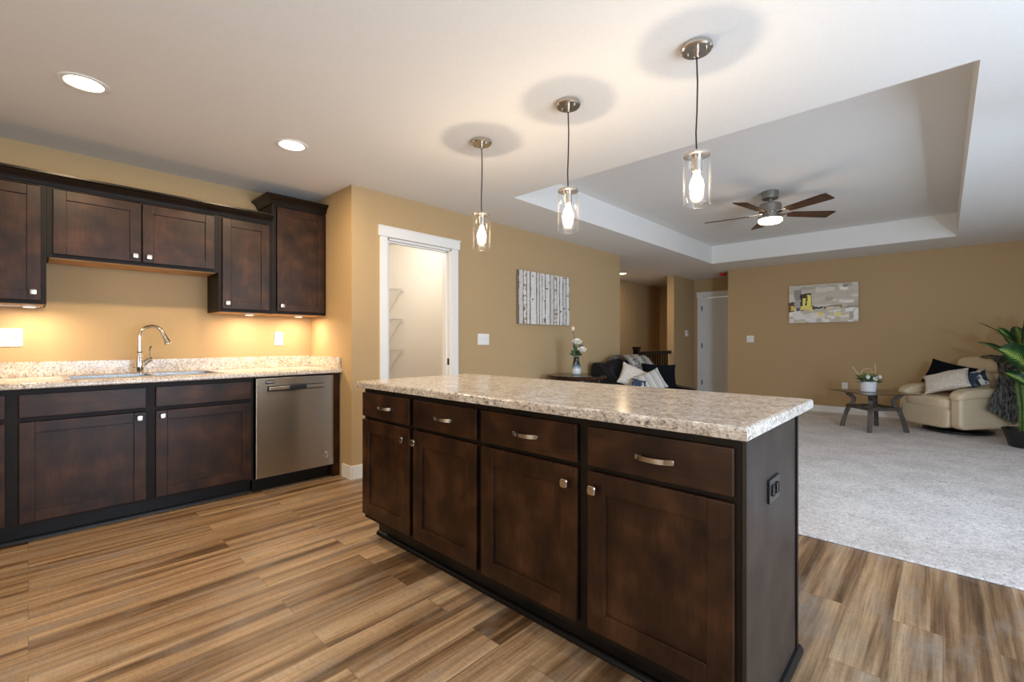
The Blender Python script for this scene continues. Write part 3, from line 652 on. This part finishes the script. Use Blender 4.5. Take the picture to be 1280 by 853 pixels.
# ================================================================== CEILING LIGHTS
def pendant(x, y, label):
    e = empty('pendant_light', (x, y, H), 0, label, 'pendant light', 'pendants over the island')
    cp = obj('canopy', lathe(NB(), [(.064, -.0005), (.066, -.006), (.066, -.018), (.060, -.024), (.001, -.024)], n=40), 'nickel', e)
    b = NB(); lathe(b, [(.011, -.024), (.011, -.048), (.008, -.052), (.001, -.052)], n=16); obj('strain_relief', b, 'nickel', cp)
    for s in (-1, 1): obj('screw', lathe(NB(), [(.006, -.024), (.006, -.030), (.001, -.032)], (s*.040, 0, 0), 12), 'nickel', cp)
    obj('cord', tube(NB(), [(0, 0, -.05), (.0035, .001, -.16), (.002, -.001, -.28), (-.003, 0, -.38), (0, 0, -.468)], .0036, 8), 'cord', e)
    cap = obj('shade_holder', lathe(NB(), [(.008, -.462), (.012, -.468), (.053, -.472), (.0545, -.476), (.0545, -.484), (.050, -.486), (.001, -.486)], n=40), 'nickel', e)
    obj('socket', lathe(NB(), [(.022, -.486), (.022, -.545), (.018, -.552), (.001, -.552)], n=24), 'nickel', cap)
    b = NB(); lathe(b, [(.0555, -.476), (.0555, -.694), (.0535, -.698), (.0500, -.694), (.0500, -.484)], n=48)
    for f in [f for f in b.faces if len(f.verts) > 4]: b.faces.remove(f)
    obj('glass_shade', b, 'glass', e)
    obj('bulb', lathe(NB(), [(.012, -.552), (.014, -.565), (.026, -.592), (.030, -.615), (.026, -.638), (.014, -.652), (.001, -.656)], n=24), 'bulb', e)
    l = bpy.data.lights.new('pendant_glow', 'POINT'); l.energy = 7.5; l.color = WARM; l.shadow_soft_size = .010; o = bpy.data.objects.new('pendant_glow', l); C.objects.link(o); o.parent = e; o.location = (0, 0, -.612)
pendant(-2.167, 2.01, 'clear glass cylinder pendant farthest from the camera, over the far end of the island')
pendant(-1.479, 2.01, 'middle clear glass cylinder pendant over the island')
pendant(-.785, 2.01, 'nearest clear glass cylinder pendant, before the ceiling fan')
def can(x, y, label, en=18.5):
    e = empty('recessed_light', (x, y, H), 0, label, 'recessed light', 'recessed ceiling lights')
    obj('trim_ring', lathe(NB(), [(.098, 0), (.098, -.004), (.088, -.007), (.076, -.004), (.076, -.001)], n=40), 'plastic', e)
    obj('lens', lathe(NB(), [(.077, -.003), (.070, -.005), (.001, -.005)], n=40), 'can', e)
    l = bpy.data.lights.new('can_glow', 'AREA'); l.shape = 'DISK'; l.size = .14; l.energy = en; l.color = (1, .745, .44); o = bpy.data.objects.new('can_glow', l); C.objects.link(o); o.parent = e; o.location = (0, 0, -.012)
can(-3.130, .192, 'round recessed light over the kitchen floor nearest the left edge')
can(-3.123, 1.194, 'round recessed light before the tall corner wall cabinet')
can(-4.46, 7.80, 'small recessed light over the stair hall beyond the pantry wall', 13)
# pantry bulb on the closet ceiling
e = empty('flush_light', (-4.4, 2.55, H), 0, 'round flush light inside the pantry closet', 'ceiling light')
obj('base', lathe(NB(), [(.12, 0), (.12, -.02), (.001, -.02)], n=32), 'plastic', e); obj('dome', lathe(NB(), [(.11, -.02), (.10, -.05), (.06, -.075), (.001, -.08)], n=32), 'can', e)
l = bpy.data.lights.new('pantry_glow', 'POINT'); l.energy = 22; l.color = (1, .97, .96); l.shadow_soft_size = .09; o = bpy.data.objects.new('pantry_glow', l); C.objects.link(o); o.parent = e; o.location = (0, 0, -.19)

# ---- ceiling fan
FX, FY = -1.335, 5.41
e = empty('ceiling_fan', (FX, FY, TZ), 0, 'five-blade walnut and grey metal ceiling fan with lit lens in the tray ceiling', 'ceiling fan')
obj('canopy', lathe(NB(), [(.080, 0), (.082, -.006), (.078, -.075), (.070, -.082), (.001, -.082)], n=40), 'fanmetal', e)
obj('downrod', tube(NB(), [(0, 0, -.08), (0, 0, -.135)], .014, 16), 'fanmetal', e)
obj('motor_housing', lathe(NB(), [(.022, -.115), (.03, -.125), (.095, -.130), (.106, -.140), (.106, -.215), (.098, -.226), (.001, -.226)], n=44), 'fanmetal', e)
obj('light_collar', lathe(NB(), [(.075, -.226), (.075, -.262), (.118, -.270), (.118, -.290), (.112, -.292), (.001, -.292)], n=44), 'fanmetal', e)
obj('light_lens', lathe(NB(), [(.113, -.288), (.112, -.318), (.098, -.330), (.001, -.334)], n=44), 'fanlens', e)
for k in range(5):
    a = radians(44+72*k); rot = Matrix.Rotation(a, 4, 'Z') @ Matrix.Translation((0, 0, -.236)) @ Matrix.Rotation(radians(-12), 4, 'X')
    b = NB(); prism(b, [(.20, -.045), (.24, -.052), (.60, -.070), (.655, -.066), (.645, .066), (.60, .070), (.24, .052), (.20, .045)], 'z', -.004, .004)
    bmesh.ops.transform(b, matrix=rot, verts=b.verts); bl = obj('blade', b, 'fanblade', e)
    b = NB(); box(b, .095, .25, -.022, .022, .004, .011, .002); box(b, .225, .27, -.040, .040, .004, .009, .002); box(b, .07, .17, -.018, .018, -.003, .016, .004); bmesh.ops.transform(b, matrix=rot, verts=b.verts); obj('blade_bracket', b, 'nickel', bl)
l = bpy.data.lights.new('fan_glow', 'POINT'); l.energy = 2.6; l.color = (1, .55, .20); l.shadow_soft_size = .08; o = bpy.data.objects.new('fan_glow', l); C.objects.link(o); o.parent = e; o.location = (0, 0, -.44)

# ================================================================== WALL ART
def canvas_art(name, w, h, nx, ny, colour, label, loc, rz, depth=.035):
    """stretched canvas facing local -y, its picture held in the paint colours of a fine mesh"""
    e = empty(name, loc, rz, label, 'wall art'); b = NB()
    obj('canvas', box(NB(), -w/2, w/2, -depth, 0, -h/2, h/2, .002), 'white' if name == 'x' else 'greycanvas', e)
    lay = b.loops.layers.float_color.new('paint')
    vs = [[b.verts.new((-w/2+w*i/nx, -depth-.0008, -h/2+h*j/ny)) for j in range(ny+1)] for i in range(nx+1)]
    for i in range(nx):
        for j in range(ny):
            f = b.faces.new((vs[i][j], vs[i+1][j], vs[i+1][j+1], vs[i][j+1])); c = colour((i+.5)/nx, (j+.5)/ny)
            for l in f.loops: l[lay] = (*c, 1)
    obj('picture', b, 'paint', e, smooth='keep'); return e
M['greycanvas'] = mat('canvas_side', (.20, .17, .14), .8)
trunks = []
xx = 0; rnd = random.Random(5)
for wd in (.085, .062, .060, .125, .055, .050, .058, .10, .075, .058, .060, .075, .07, .07): trunks.append((xx, xx+wd)); xx += wd
trunks = [(a/xx, b_/xx) for a, b_ in trunks]
def birch(u, v):
    u2 = u+.008*noise.noise(Vector((0, v*3, u*2)))
    for k, (a, c) in enumerate(trunks):
        if a <= u2 < c:
            s = (u2-a)/(c-a); gap = .13+.06*noise.noise(Vector((k*3.1, v*9, 1)))
            if s < gap or s > 1-gap*.5: return (.075, .055, .045) if rnd.random() > .25 else (.25, .20, .16)
            n = noise.noise(Vector((k*7.3+u*14, v*16, 2))); n2 = noise.noise(Vector((k*2.2+u*60, v*45, 5)))
            base = .66 if k % 4 else .56
            if n > .50: return (.20, .15, .12)
            if n2 > .46: return (.36, .31, .27)
            if k in (1, 9) and n > .1: return (.45, .32, .20)
            base *= 1.15; return (base+.05*n2, base*.955+.05*n2, base*.90+.05*n2)
    return (.08, .06, .05)
canvas_art('wall_art', .972, .615, 150, 80, birch, 'canvas of white birch trunks on the tan pantry wall', (XC, 4.317, 1.655), RW)
strokes = []
rs = random.Random(3)
for _ in range(46): strokes.append((rs.random(), .05+.9*rs.random(), .05+.10*rs.random(), .02+.05*rs.random(), rs.choice([(.48, .45, .40), (.40, .37, .33), (.55, .52, .48), (.33, .31, .28), (.44, .41, .36)])))
for _ in range(34): strokes.append((rs.random(), .02+.28*rs.random(), .03+.05*rs.random(), .03+.05*rs.random(), rs.choice([(.68, .66, .66), (.60, .58, .58), (.72, .70, .71), (.50, .46, .40), (.64, .62, .64)])))
strokes += [(.14, .66, .055, .22, (.24, .23, .22)), (.14, .50, .05, .12, (.34, .33, .36)), (.26, .58, .085, .19, (.035, .030, .015)), (.04, .42, .045, .13, (.10, .06, .03)),
    (.17, .37, .06, .05, (.10, .09, .12)), (.44, .39, .07, .022, (.03, .03, .04)), (.56, .37, .035, .03, (.10, .09, .13)), (.36, .40, .03, .05, (.09, .04, .04)),
    (.05, .40, .030, .07, (.75, .46, .10)), (.23, .52, .022, .13, (.85, .62, .14)), (.305, .56, .030, .17, (.90, .66, .16)), (.25, .40, .075, .05, (.82, .58, .14)), (.33, .37, .025, .06, (.80, .58, .16)),
    (.47, .22, .030, .05, (.78, .58, .16)), (.59, .36, .03, .025, (.62, .50, .25)), (.72, .20, .045, .035, (.80, .62, .22)), (.76, .16, .05, .012, (.85, .75, .45)),
    (.84, .52, .10, .030, (.74, .71, .70)), (.80, .86, .06, .04, (.70, .68, .62)), (.83, .93, .03, .025, (.20, .19, .17)), (.68, .42, .10, .02, (.26, .19, .11)), (.88, .38, .13, .015, (.22, .19, .15)), (.96, .15, .04, .08, (.66, .66, .68)), (.90, .17, .03, .10, (.36, .33, .30)), (.60, .60, .05, .05, (.36, .31, .24))]
def abstract(u, v):
    c = (.45, .42, .37)
    wu, wv = u+.02*noise.noise(Vector((u*9, v*9, 3))), v+.03*noise.noise(Vector((u*9, v*9, 8)))
    for x, y, a, h, col in strokes:
        if abs(wu-x) < a and abs(wv-y) < h: c = col
    k = 1+.10*noise.noise(Vector((u*30, v*20, 0)))
    return tuple(min(.9, q*k*1.32*t) for q, t in zip(c, (1.03, 1, .95)))
canvas_art('wall_art', .930, .615, 110, 72, abstract, 'abstract grey, white and gold canvas on the far wall', (-1.4055, YF, 1.752), 0)

# ================================================================== PANTRY SHELVES
def wire_shelf(z, label):
    e = empty('wire_shelf', (-5.43, 0, z), 0, label, 'shelf', 'wire shelves in the pantry'); y0, y1 = YA+T+.002, 3.348; b = NB(); dpt = .32
    n = int((y1-y0)/.028)
    for k in range(n+1):
        y = y0+.01+(y1-y0-.02)*k/n; tube(b, [(.006, y, 0), (dpt, y, 0), (dpt, y, -.03)], .0018, 5)
    obj('wire_deck', b, 'wire', e)
    b = NB(); 
    for x, zz in ((.006, -.004), (.16, -.004), (dpt, -.004), (dpt+.002, -.03)): tube(b, [(x, y0, zz), (x, y1, zz)], .0034, 6)
    obj('cross_wires', b, 'wire', e)
    b = NB(); box(b, dpt-.02, dpt+.012, y1-.014, y1, -.040, .012, .003); obj('end_bracket', b, 'plastic', e)
    obj('brace', tube(NB(), [(dpt-.004, y1-.02, -.01), (.006, y1-.02, -.30)], .0042, 8), 'wire', e)
    obj('brace', tube(NB(), [(dpt-.004, 2.55, -.01), (.006, 2.55, -.30)], .0042, 8), 'wire', e)
wire_shelf(1.825, 'topmost white wire shelf in the pantry'); wire_shelf(1.435, 'second white wire shelf from the top in the pantry'); wire_shelf(1.035, 'third white wire shelf from the top, just above the counter line')

# ================================================================== STAIR RAILING
e = empty('stair_railing', (-3.92, 7.34, .014), 0, 'dark wood stair railing with square newel post behind the sofa', 'railing')
b = NB(); box(b, -.045, .045, -.045, .045, 0, .99, .004); box(b, -.055, .055, -.055, .055, .99, 1.03, .005); obj('newel_post', b, 'rail', e)
obj('handrail', box(NB(), -.03, .03, .045, 1.365, .885, .945, .012, 3), 'rail', e); obj('bottom_rail', box(NB(), -.025, .025, .045, 1.365, .06, .10, .004), 'rail', e)
for k in range(12): obj('baluster', box(NB(), -.012, .012, .125+k*.1-.012, .125+k*.1+.012, .10, .885, .002), 'rail', e)

# ================================================================== END TABLE AND VASE
e = empty('end_table', (-3.15, 4.45, .014), 0, 'round dark wood end table with glass top against the tan wall', 'table')
obj('tabletop', lathe(NB(), [(.001, .690), (.325, .690), (.345, .700), (.350, .712), (.342, .724), (.001, .726)], n=64), 'darkwood', e)
obj('glass_top', lathe(NB(), [(.001, .7265), (.335, .7265), (.338, .731), (.335, .735), (.001, .735)], n=64), 'tableglass', e)
obj('apron', lathe(NB(), [(.001, .62), (.27, .62), (.27, .69), (.001, .69)], n=48), 'darkwood', e)
for k in range(4):
    a = pi/4+k*pi/2; c_, s_ = cos(a), sin(a)
    obj('leg', tube(NB(), [(.24*c_, .24*s_, .64), (.24*c_, .24*s_, .40), (.22*c_, .22*s_, .20), (.27*c_, .27*s_, 0)], [.026, .022, .017, .020], 12), 'darkwood', e)
VZ = .014+.7355
vx, vy = -3.165, 4.465
b = NB(); lathe(b, [(.030, 0), (.048, .004), (.056, .03), (.055, .065), (.045, .115), (.034, .165), (.030, .190), (.036, .207), (.032, .207), (.026, .190), (.028, .160), (.020, .05), (.001, .05)], n=40, uv=True)
o = obj('vase', b, 'vase'); o.location = (vx, vy, VZ); tag(o, 'small vase fading from navy to white on the round end table', 'vase')
def leafmesh(bm, base, tip, width, up=(0, 0, 1), droop=.0, n=10, m=6, fold=.15, lay=None, shape=.75, pw=.8):
    base, tip = Vector(base), Vector(tip); d = tip-base; L = d.length; dn = d.normalized(); up = Vector(up); side = dn.cross(up)
    side = side.normalized() if side.length > 1e-4 else dn.orthogonal(); nrm = side.cross(dn).normalized(); g = []
    for i in range(n+1):
        t = i/n; c = base+d*t+nrm*(droop*L*4*t*(1-t)); w = width/2*(sin(pi*t**shape)**pw if 0 < t < 1 else .015); row = []
        for j in range(m+1):
            s = 2*j/m-1; row.append(bm.verts.new(c+side*(s*w)+nrm*(abs(s)*w*fold*2+.03*w*sin(t*17+s*2))))
        g.append(row)
    for i in range(n):
        for j in range(m):
            f = bm.faces.new((g[i][j], g[i+1][j], g[i+1][j+1], g[i][j+1]))
            if lay:
                for l, (a, c) in zip(f.loops, ((i, j), (i+1, j), (i+1, j+1), (i, j+1))): l[lay].uv = (a/n, c/m)
Rv = Vector((cos(.7566), sin(.7566), 0)); Fv = Vector((-sin(.7566), cos(.7566), 0))
def vw(c, r, z, f=0): return Vector(c)+Rv*r+Fv*f+Vector((0, 0, z))
e = empty('magnolia_sprig', (vx, vy, VZ), 0, 'white magnolia sprig with a pale bud standing in the navy vase', 'flowers')
b = NB(); O = (0, 0, 0)
heads = [(vw(O, .005, .375, -.02), .055), (vw(O, .065, .285, -.03), .048)]
tube(b, [(0, 0, .06), vw(O, -.004, .24), vw(O, -.012, .37), vw(O, -.030, .47), vw(O, -.038, .52)], .0032, 6); tube(b, [(0, 0, .06), (0, 0, .24), heads[0][0]], .0032, 6); tube(b, [(0, 0, .06), vw(O, .02, .22), heads[1][0]], .0032, 6); obj('stem', b, 'leaf', e)
b = NB(); R2 = random.Random(2)
for r0, z0, r1, z1 in ((0, .235, -.075, .245), (0, .23, -.06, .29), (0, .24, .07, .235), (0, .235, .035, .30), (0, .27, -.035, .36), (.02, .33, .085, .345), (-.01, .39, .02, .425), (-.01, .36, -.05, .395), (0, .24, .0, .28), (0, .24, -.05, .225)):
    leafmesh(b, vw(O, r0, z0, 0), vw(O, r1, z1, R2.uniform(-.05, .03)), .045, (Fv.x*-1, Fv.y*-1, .3), .05, 6, 4)
obj('leaves', b, 'leaf', e)
for c, r in heads:
    b = NB()
    for ring, (nn, el, sc) in enumerate(((6, .35, 1.0), (5, .9, .85), (3, 1.3, .6))):
        for k in range(nn):
            a = 2*pi*k/nn+ring*.5; ax = (Vector((0, 0, .8))-Fv*.6).normalized(); e2 = Rv.cross(ax); d = (Rv*cos(a)+e2*sin(a))*cos(el)+ax*sin(el); leafmesh(b, c, c+d*r*sc*1.25, r*1.2*sc, tuple(ax), -.12, 6, 4, .25, shape=1.1)
    obj('blossom', b, 'petal', e)
b = NB(); sphere(b, vw(O, -.040, .545), .021, 14, (1, 1, 1.35)); obj('bud', b, 'bud', e)

# ================================================================== SOFA
SX, SY, SL = -3.45, 5.22, 1.40
e = empty('sofa', (SX, SY, .014), 0, 'black leather loveseat with sloping arms beyond the island, heaped with pillows', 'sofa')
# local x: out from the wall, local y: along the sofa
b = NB(); box(b, .02, .86, .04, SL-.04, .06, .30, .03, 3); obj('base', b, 'blackleather', e)
b = NB(); box(b, .03, .80, .05, SL-.05, .0, .06, .005); obj('plinth', b, 'black', e)
lean = Matrix.Rotation(radians(-14), 3, 'Y')
for k, (y0, y1) in enumerate(((.17, SL/2), (SL/2, SL-.17))):
    obj('seat_cushion', puff(NB(), (.56, (y0+y1)/2, .36), (.70, y1-y0, .18), 6), 'blackleather', e)
    obj('back_cushion', puff(NB(), (.155, (y0+y1)/2, .585), (.22, (y1-y0)*1.02, .60), 3.2, lean), 'blackleather', e)
for y0, y1 in ((0, .16), (SL-.16, SL)):
    b = NB(); prism(b, [(.0, .06), (.88, .06), (.90, .30), (.86, .45), (.42, .49), (.17, .74), (.10, .845), (.02, .845), (-.02, .80)], 'y', y0, y1)
    bmesh.ops.bevel(b, geom=list(b.edges), offset=.025, segments=3, profile=.5, affect='EDGES'); obj('arm', b, 'blackleather', e)
b = NB(); box(b, -.04, .09, .02, SL-.02, .06, .80, .04, 3); obj('back_frame', b, 'blackleather', e)
# woven throw over the back
b = NB(); lay = b.loops.layers.uv.verify(); nx, ny = 26, 30
prof = [(.345, .60), (.335, .72), (.30, .84), (.24, .915), (.16, .945), (.07, .935), (-.02, .88), (-.075, .81), (-.085, .64)]
def pl(t):
    t *= len(prof)-1; i = min(int(t), len(prof)-2); f_ = t-i; return (prof[i][0]*(1-f_)+prof[i+1][0]*f_, prof[i][1]*(1-f_)+prof[i+1][1]*f_)
g = []
for i in range(nx+1):
    u = i/nx; row = []
    for j in range(ny+1):
        px, pz = pl(j/ny); y = .43+.74*u; arch = -.10*max(0, u-.5)**1.5
        row.append(b.verts.new((px+.010*sin(u*19+j*.2)+.02, y+.02*sin(j*.5), pz+arch+.010*sin(u*23)-.01)))
    g.append(row)
for i in range(nx):
    for j in range(ny):
        f = b.faces.new((g[i][j], g[i+1][j], g[i+1][j+1], g[i][j+1]))
        for l, (a, c) in zip(f.loops, ((i, j), (i+1, j), (i+1, j+1), (i, j+1))): l[lay].uv = (a/nx, c/ny)
bmesh.ops.solidify(b, geom=list(b.faces), thickness=.010)
o = obj('throw_blanket', b, 'ikat', smooth=70); o.location = (SX, SY, .014); tag(o, 'white and black woven throw draped over the back of the black sofa', 'throw blanket')
def cushion(loc, face, roll, tilt, w, h, t, m, label, seed, cat='pillow', name='throw_pillow', group='scatter pillows'):
    """face = heading the front looks to (radians, world z); tilt leans it back; roll turns it in its plane"""
    b = pillow(w, h, t, seed); o = obj(name, b, m, smooth=80)
    q = Matrix.Rotation(face+pi/2, 4, 'Z') @ Matrix.Rotation(tilt, 4, 'X') @ Matrix.Rotation(roll, 4, 'Y')
    o.matrix_world = Matrix.Translation(loc) @ q; tag(o, label, cat, group); return o
cushion((SX+.472, SY+.25, .67), radians(-35), radians(28), radians(-26), .36, .33, .12, 'creamfab', 'cream patterned pillow at the left of the black sofa', 1)
cushion((SX+.537, SY+.897, .65), radians(-42), radians(3), radians(-16), .50, .36, .12, 'blackfab', 'large black pillow at the right of the black sofa', 2)
cushion((SX+.707, SY+.303, .619), radians(-45), radians(-22), radians(-26), .36, .29, .10, 'stripe', 'grey and cream striped pillow leaning on the black one', 3)
cushion((SX+.634, SY+.111, .596), radians(-45), radians(10), radians(-34), .19, .15, .07, 'patch', 'small navy and white print pillow between the cream and striped ones', 4)

# ================================================================== COFFEE TABLE
TC = Vector((-.655, 7.46, .014)); ta = radians(-46)
e = empty('coffee_table', TC, ta, 'square glass-top coffee table on curved dark wood legs', 'coffee table')
b = NB(); box(b, -.335, .335, -.335, .335, .470, .482, .003); obj('glass_top', b, 'tableglass', e)
hw = .225
for sx in (-1, 1):
    for sy in (-1, 1):
        b = NB(); prf = [(.020, 0), (.075, 0), (.050, .10), (.010, .24), (-.020, .30), (-.055, .345), (-.060, .385), (-.010, .420), (.020, .455), (.020, .470), (-.040, .470), (-.050, .445), (-.100, .395), (-.100, .335), (-.060, .290), (-.045, .25), (.000, .12)]
        prism(b, prf, 'x', -.024, .024); bmesh.ops.bevel(b, geom=list(b.edges), offset=.004, segments=1, affect='EDGES')
        # profile's first axis runs outwards along the diagonal of the square
        ang = math.atan2(sy, sx); bmesh.ops.transform(b, matrix=Matrix.Translation((sx*hw*.88, sy*hw*.88, 0)) @ Matrix.Rotation(ang-pi/2, 4, 'Z'), verts=b.verts)
        obj('leg', b, 'tablewood', e)
b = NB(); q = hw*.86
for s in (-1, 1): box(b, -q, q, s*q-.016, s*q+.016, .262, .300, .004); box(b, s*q-.016, s*q+.016, -q, q, .262, .300, .004)
obj('stretcher', b, 'tablewood', e)
pz = .014+.4825
e = empty('flower_pot', (-.70, 7.40, pz), 0, 'printed white square-sided planter of sage and cream flowers on the glass table', 'planter')
b = NB(); lathe(b, [(.070, 0), (.082, .004), (.090, .13), (.084, .132), (.078, .12), (.001, .115)], n=40, uv=True); obj('pot', b, 'printpot', e)
R3 = random.Random(11); b = NB(); b2 = NB()
for k in range(110):
    a, r, hgt = R3.uniform(0, 2*pi), R3.uniform(.03, .18), R3.uniform(.16, .27); p0 = Vector((R3.uniform(-.04, .04), R3.uniform(-.04, .04), .11)); p1 = Vector((cos(a)*r, sin(a)*r, hgt-r*.3))
    leafmesh(b if k % 6 else b2, p0.lerp(p1, .35), p1, .045, (0, 0, 1), .05, 5, 4)
obj('foliage', b, 'sage', e); obj('fern_fronds', b2, 'moss', e)
for p, r, m in ((vw(O, .010, .175, -.10), .034, 'petal'), (vw(O, -.075, .195, -.09), .028, 'petal'), (vw(O, .085, .195, -.08), .026, 'petal')):
    b = NB()
    for ring, (nn, el, sc) in enumerate(((7, .1, 1), (6, .6, .85), (4, 1.1, .6))):
        for k in range(nn):
            a = 2*pi*k/nn+ring*.4; d = (Rv*cos(a)*cos(el)+Vector((0, 0, 1))*sin(a)*cos(el)-Fv*sin(el)); leafmesh(b, p, p+d*r*sc, r*.9*sc, tuple(-Fv), -.10, 5, 4, .2, shape=1.1)
    obj('blossom', b, m, e)
b = NB(); tube(b, [vw(O, -.03, .12), vw(O, -.12, .22), vw(O, -.20, .32)], .0045, 6); tube(b, [vw(O, .03, .12), vw(O, .10, .27), vw(O, .085, .36)], .0045, 6); tube(b, [vw(O, -.04, .12, .03), vw(O, -.07, .24, .03), vw(O, -.03, .29, .03), vw(O, .05, .295, .03), vw(O, .10, .20, .03)], .004, 6); obj('twig', b, 'twig', e)

# ================================================================== RECLINER
# local -y = front of the chair, x across it
RA = radians(-43); RC = Vector((.13, 8.02, .014))
e = empty('recliner', RC, RA, 'cream leather swivel recliner in the far right corner behind the plant', 'armchair')
b = NB(); lathe(b, [(.30, 0), (.33, .012), (.33, .03), (.27, .045), (.10, .05), (.10, .10), (.001, .10)], n=48); obj('swivel_base', b, 'black', e)
b = NB(); box(b, -.27, .27, -.28, .33, .085, .30, .04, 3); obj('body', b, 'cream_leather', e)
obj('footrest', puff(NB(), (-.04, -.36, .205), (.62, .14, .25), 7), 'cream_leather', e)
obj('seat_cushion', puff(NB(), (-.04, -.11, .375), (.60, .64, .17), 5.5), 'cream_leather', e)
for s in (-1, 1):
    b = NB(); prism(b, [(-.36, .085), (.36, .10), (.42, .30), (.34, .49), (.0, .485), (-.36, .475), (-.40, .45), (-.40, .12)], 'x', s*.27, s*.40)
    bmesh.ops.bevel(b, geom=list(b.edges), offset=.035, segments=4, profile=.5, affect='EDGES'); a = obj('arm', b, 'cream_leather', e)
    obj('arm_pad', puff(NB(), (s*.335, -.05, .515), (.19, .74, .12), 4, warp=lambda p: p+Vector((0, 0, -.05*max(0, -p.y/.36)**3))), 'cream_leather', a)
lean = Matrix.Rotation(radians(-12), 3, 'X')
obj('back', puff(NB(), (.02, .31, .60), (.58, .22, .62), 4, lean), 'cream_leather', e)
obj('back_cushion', puff(NB(), (.02, .20, .58), (.48, .20, .36), 3.2, lean), 'cream_leather', e); obj('headrest', puff(NB(), (.03, .28, .82), (.50, .20, .22), 3.2, lean), 'cream_leather', e)
def rec(x, y, z): return RC+Matrix.Rotation(RA, 3, 'Z') @ Vector((x, y, z))
face = RA-pi/2
cushion(rec(-.14, .03, .625)+Vector((-.003, -.044, .068)), face+.15, radians(12), radians(-20), .54, .34, .12, 'blackfab', 'black pillow at the back of the cream recliner', 5)
cushion(rec(.0, -.15, .60)+Vector((0, -.065, .034)), face+.25, radians(-22), radians(-36), .46, .29, .13, 'creamfab', 'shaggy cream pillow lying across the cream recliner', 6)
cushion(rec(.27, -.06, .68)+Vector((-.001, .061, -.006)), face+.3, radians(-25), radians(-30), .22, .22, .08, 'patch', 'small navy print pillow on the right arm of the cream recliner', 7)
# fur throw over the outer back corner of the recliner
b = NB(); nu, nv = 40, 26; g = []
path = [(.06, .30, .935), (.20, .31, .94), (.315, .30, .87), (.365, .28, .74), (.42, .22, .63), (.462, .15, .50), (.448, .13, .36), (.440, .13, .14)]
def pt(t):
    t *= len(path)-1; i = min(int(t), len(path)-2); f_ = t-i; return Vector(path[i]).lerp(Vector(path[i+1]), f_)
for i in range(nu+1):
    row = []
    for j in range(nv+1):
        t, s = i/nu, j/nv; p = pt(t*(1-.22*abs(s-.6))); wd = .22+.36*t; y = (s-.5)*wd
        n_ = noise.noise(Vector((t*9, s*9, 4)))*.020+noise.noise(Vector((t*30, s*30, 2)))*.010
        out = Vector((.8, 0, .6)).normalized()
        row.append(b.verts.new(p+Vector((0, y, -.10*max(0, abs(s-.5)-.3)))+out*(.030+n_)))
    g.append(row)
for i in range(nu):
    for j in range(nv): b.faces.new((g[i][j], g[i+1][j], g[i+1][j+1], g[i][j+1]))
bmesh.ops.solidify(b, geom=list(b.faces), thickness=.02)
o = obj('fur_throw', b, 'fur', smooth=80); o.location = RC; o.rotation_euler = (0, 0, RA); tag(o, 'shaggy grey throw hanging over the recliner side behind the potted plant', 'throw blanket')

# ================================================================== POTTED PLANT
PC = (.655, 7.30, .014)
e = empty('potted_plant', PC, 0, 'tall dieffenbachia with variegated leaves in a black pot at the right edge', 'plant')
obj('pot', lathe(NB(), [(.125, 0), (.140, .005), (.185, .165), (.195, .172), (.195, .190), (.180, .190), (.172, .165), (.001, .150)], n=40), 'blackpot', e)
obj('soil', lathe(NB(), [(.001, .168), (.172, .165), (.172, .150), (.001, .150)], n=32), 'soil', e)
b = NB()
for (x, y), top, r in (((-.02, -.03), (-.05, -.06, .98), .020), ((.03, .02), (.06, .02, 1.05), .022), ((-.045, .03), (-.08, .05, .82), .018), ((.05, -.05), (.09, -.06, .80), .02), ((0, .0), (.0, .0, 1.12), .024)):
    tp = Vector(top); tube(b, [(x, y, .15), Vector((x, y, .15)).lerp(tp, .35)+Vector((.012, 0, 0)), Vector((x, y, .15)).lerp(tp, .7), tp], [r, r, r*.9, r*.5], 10)
obj('stem', b, 'stem', e)
b = NB(); lay = b.loops.layers.uv.verify()
LV = [  # base r,z,f   tip r,z,f   width, facing (True: broad side to the room)
    (-.18, 1.12, .0, -.49, 1.33, .05, .10, 0), (-.17, 1.09, -.03, -.42, 1.22, -.06, .10, 0), (-.12, .86, -.10, -.46, 1.05, -.14, .31, 1), (-.33, .80, -.08, -.12, .66, -.14, .14, 1),
    (-.055, 1.10, .0, -.03, 1.45, -.02, .16, 1), (-.10, 1.08, .06, -.22, 1.28, .10, .13, 1), (-.14, 1.00, -.14, .06, 1.26, -.18, .26, 1), (-.02, 1.16, -.12, .12, .94, -.26, .20, 1),
    (.10, 1.06, 0, .44, 1.28, .0, .18, 1), (.12, .98, 0, .46, 1.02, -.15, .22, 1), (.10, .92, 0, .40, .80, .12, .20, 1), (.05, 1.0, .10, .20, 1.30, .30, .18, 0), (-.05, .95, .12, -.18, 1.12, .36, .18, 0), (.05, .90, .12, .15, .88, .38, .18, 0), (.06, 1.1, 0, .14, 1.46, .05, .15, 1)]
for r0, z0, f0, r1, z1, f1, w, fc in LV:
    up = (-Fv*.95+Vector((0, 0, .35))+Rv*.1) if fc else Vector((0, 0, 1))-Fv*.35
    leafmesh(b, vw(O, r0, z0, f0), vw(O, r1, z1, f1), w, up, .06, 18, 10, .12, lay, .88, .62)
obj('foliage', b, 'dieff', e, smooth=70)
b = NB()
for r0, z0, f0, r1, z1, f1, w, fc in LV:
    p = vw(O, r0, z0, f0); tube(b, [(0, 0, .72+.2*(z0-.9)), Vector((0, 0, .8)).lerp(p, .6), p], [.009, .008, .005], 7)
obj('leaf_stalks', b, 'stem', e)
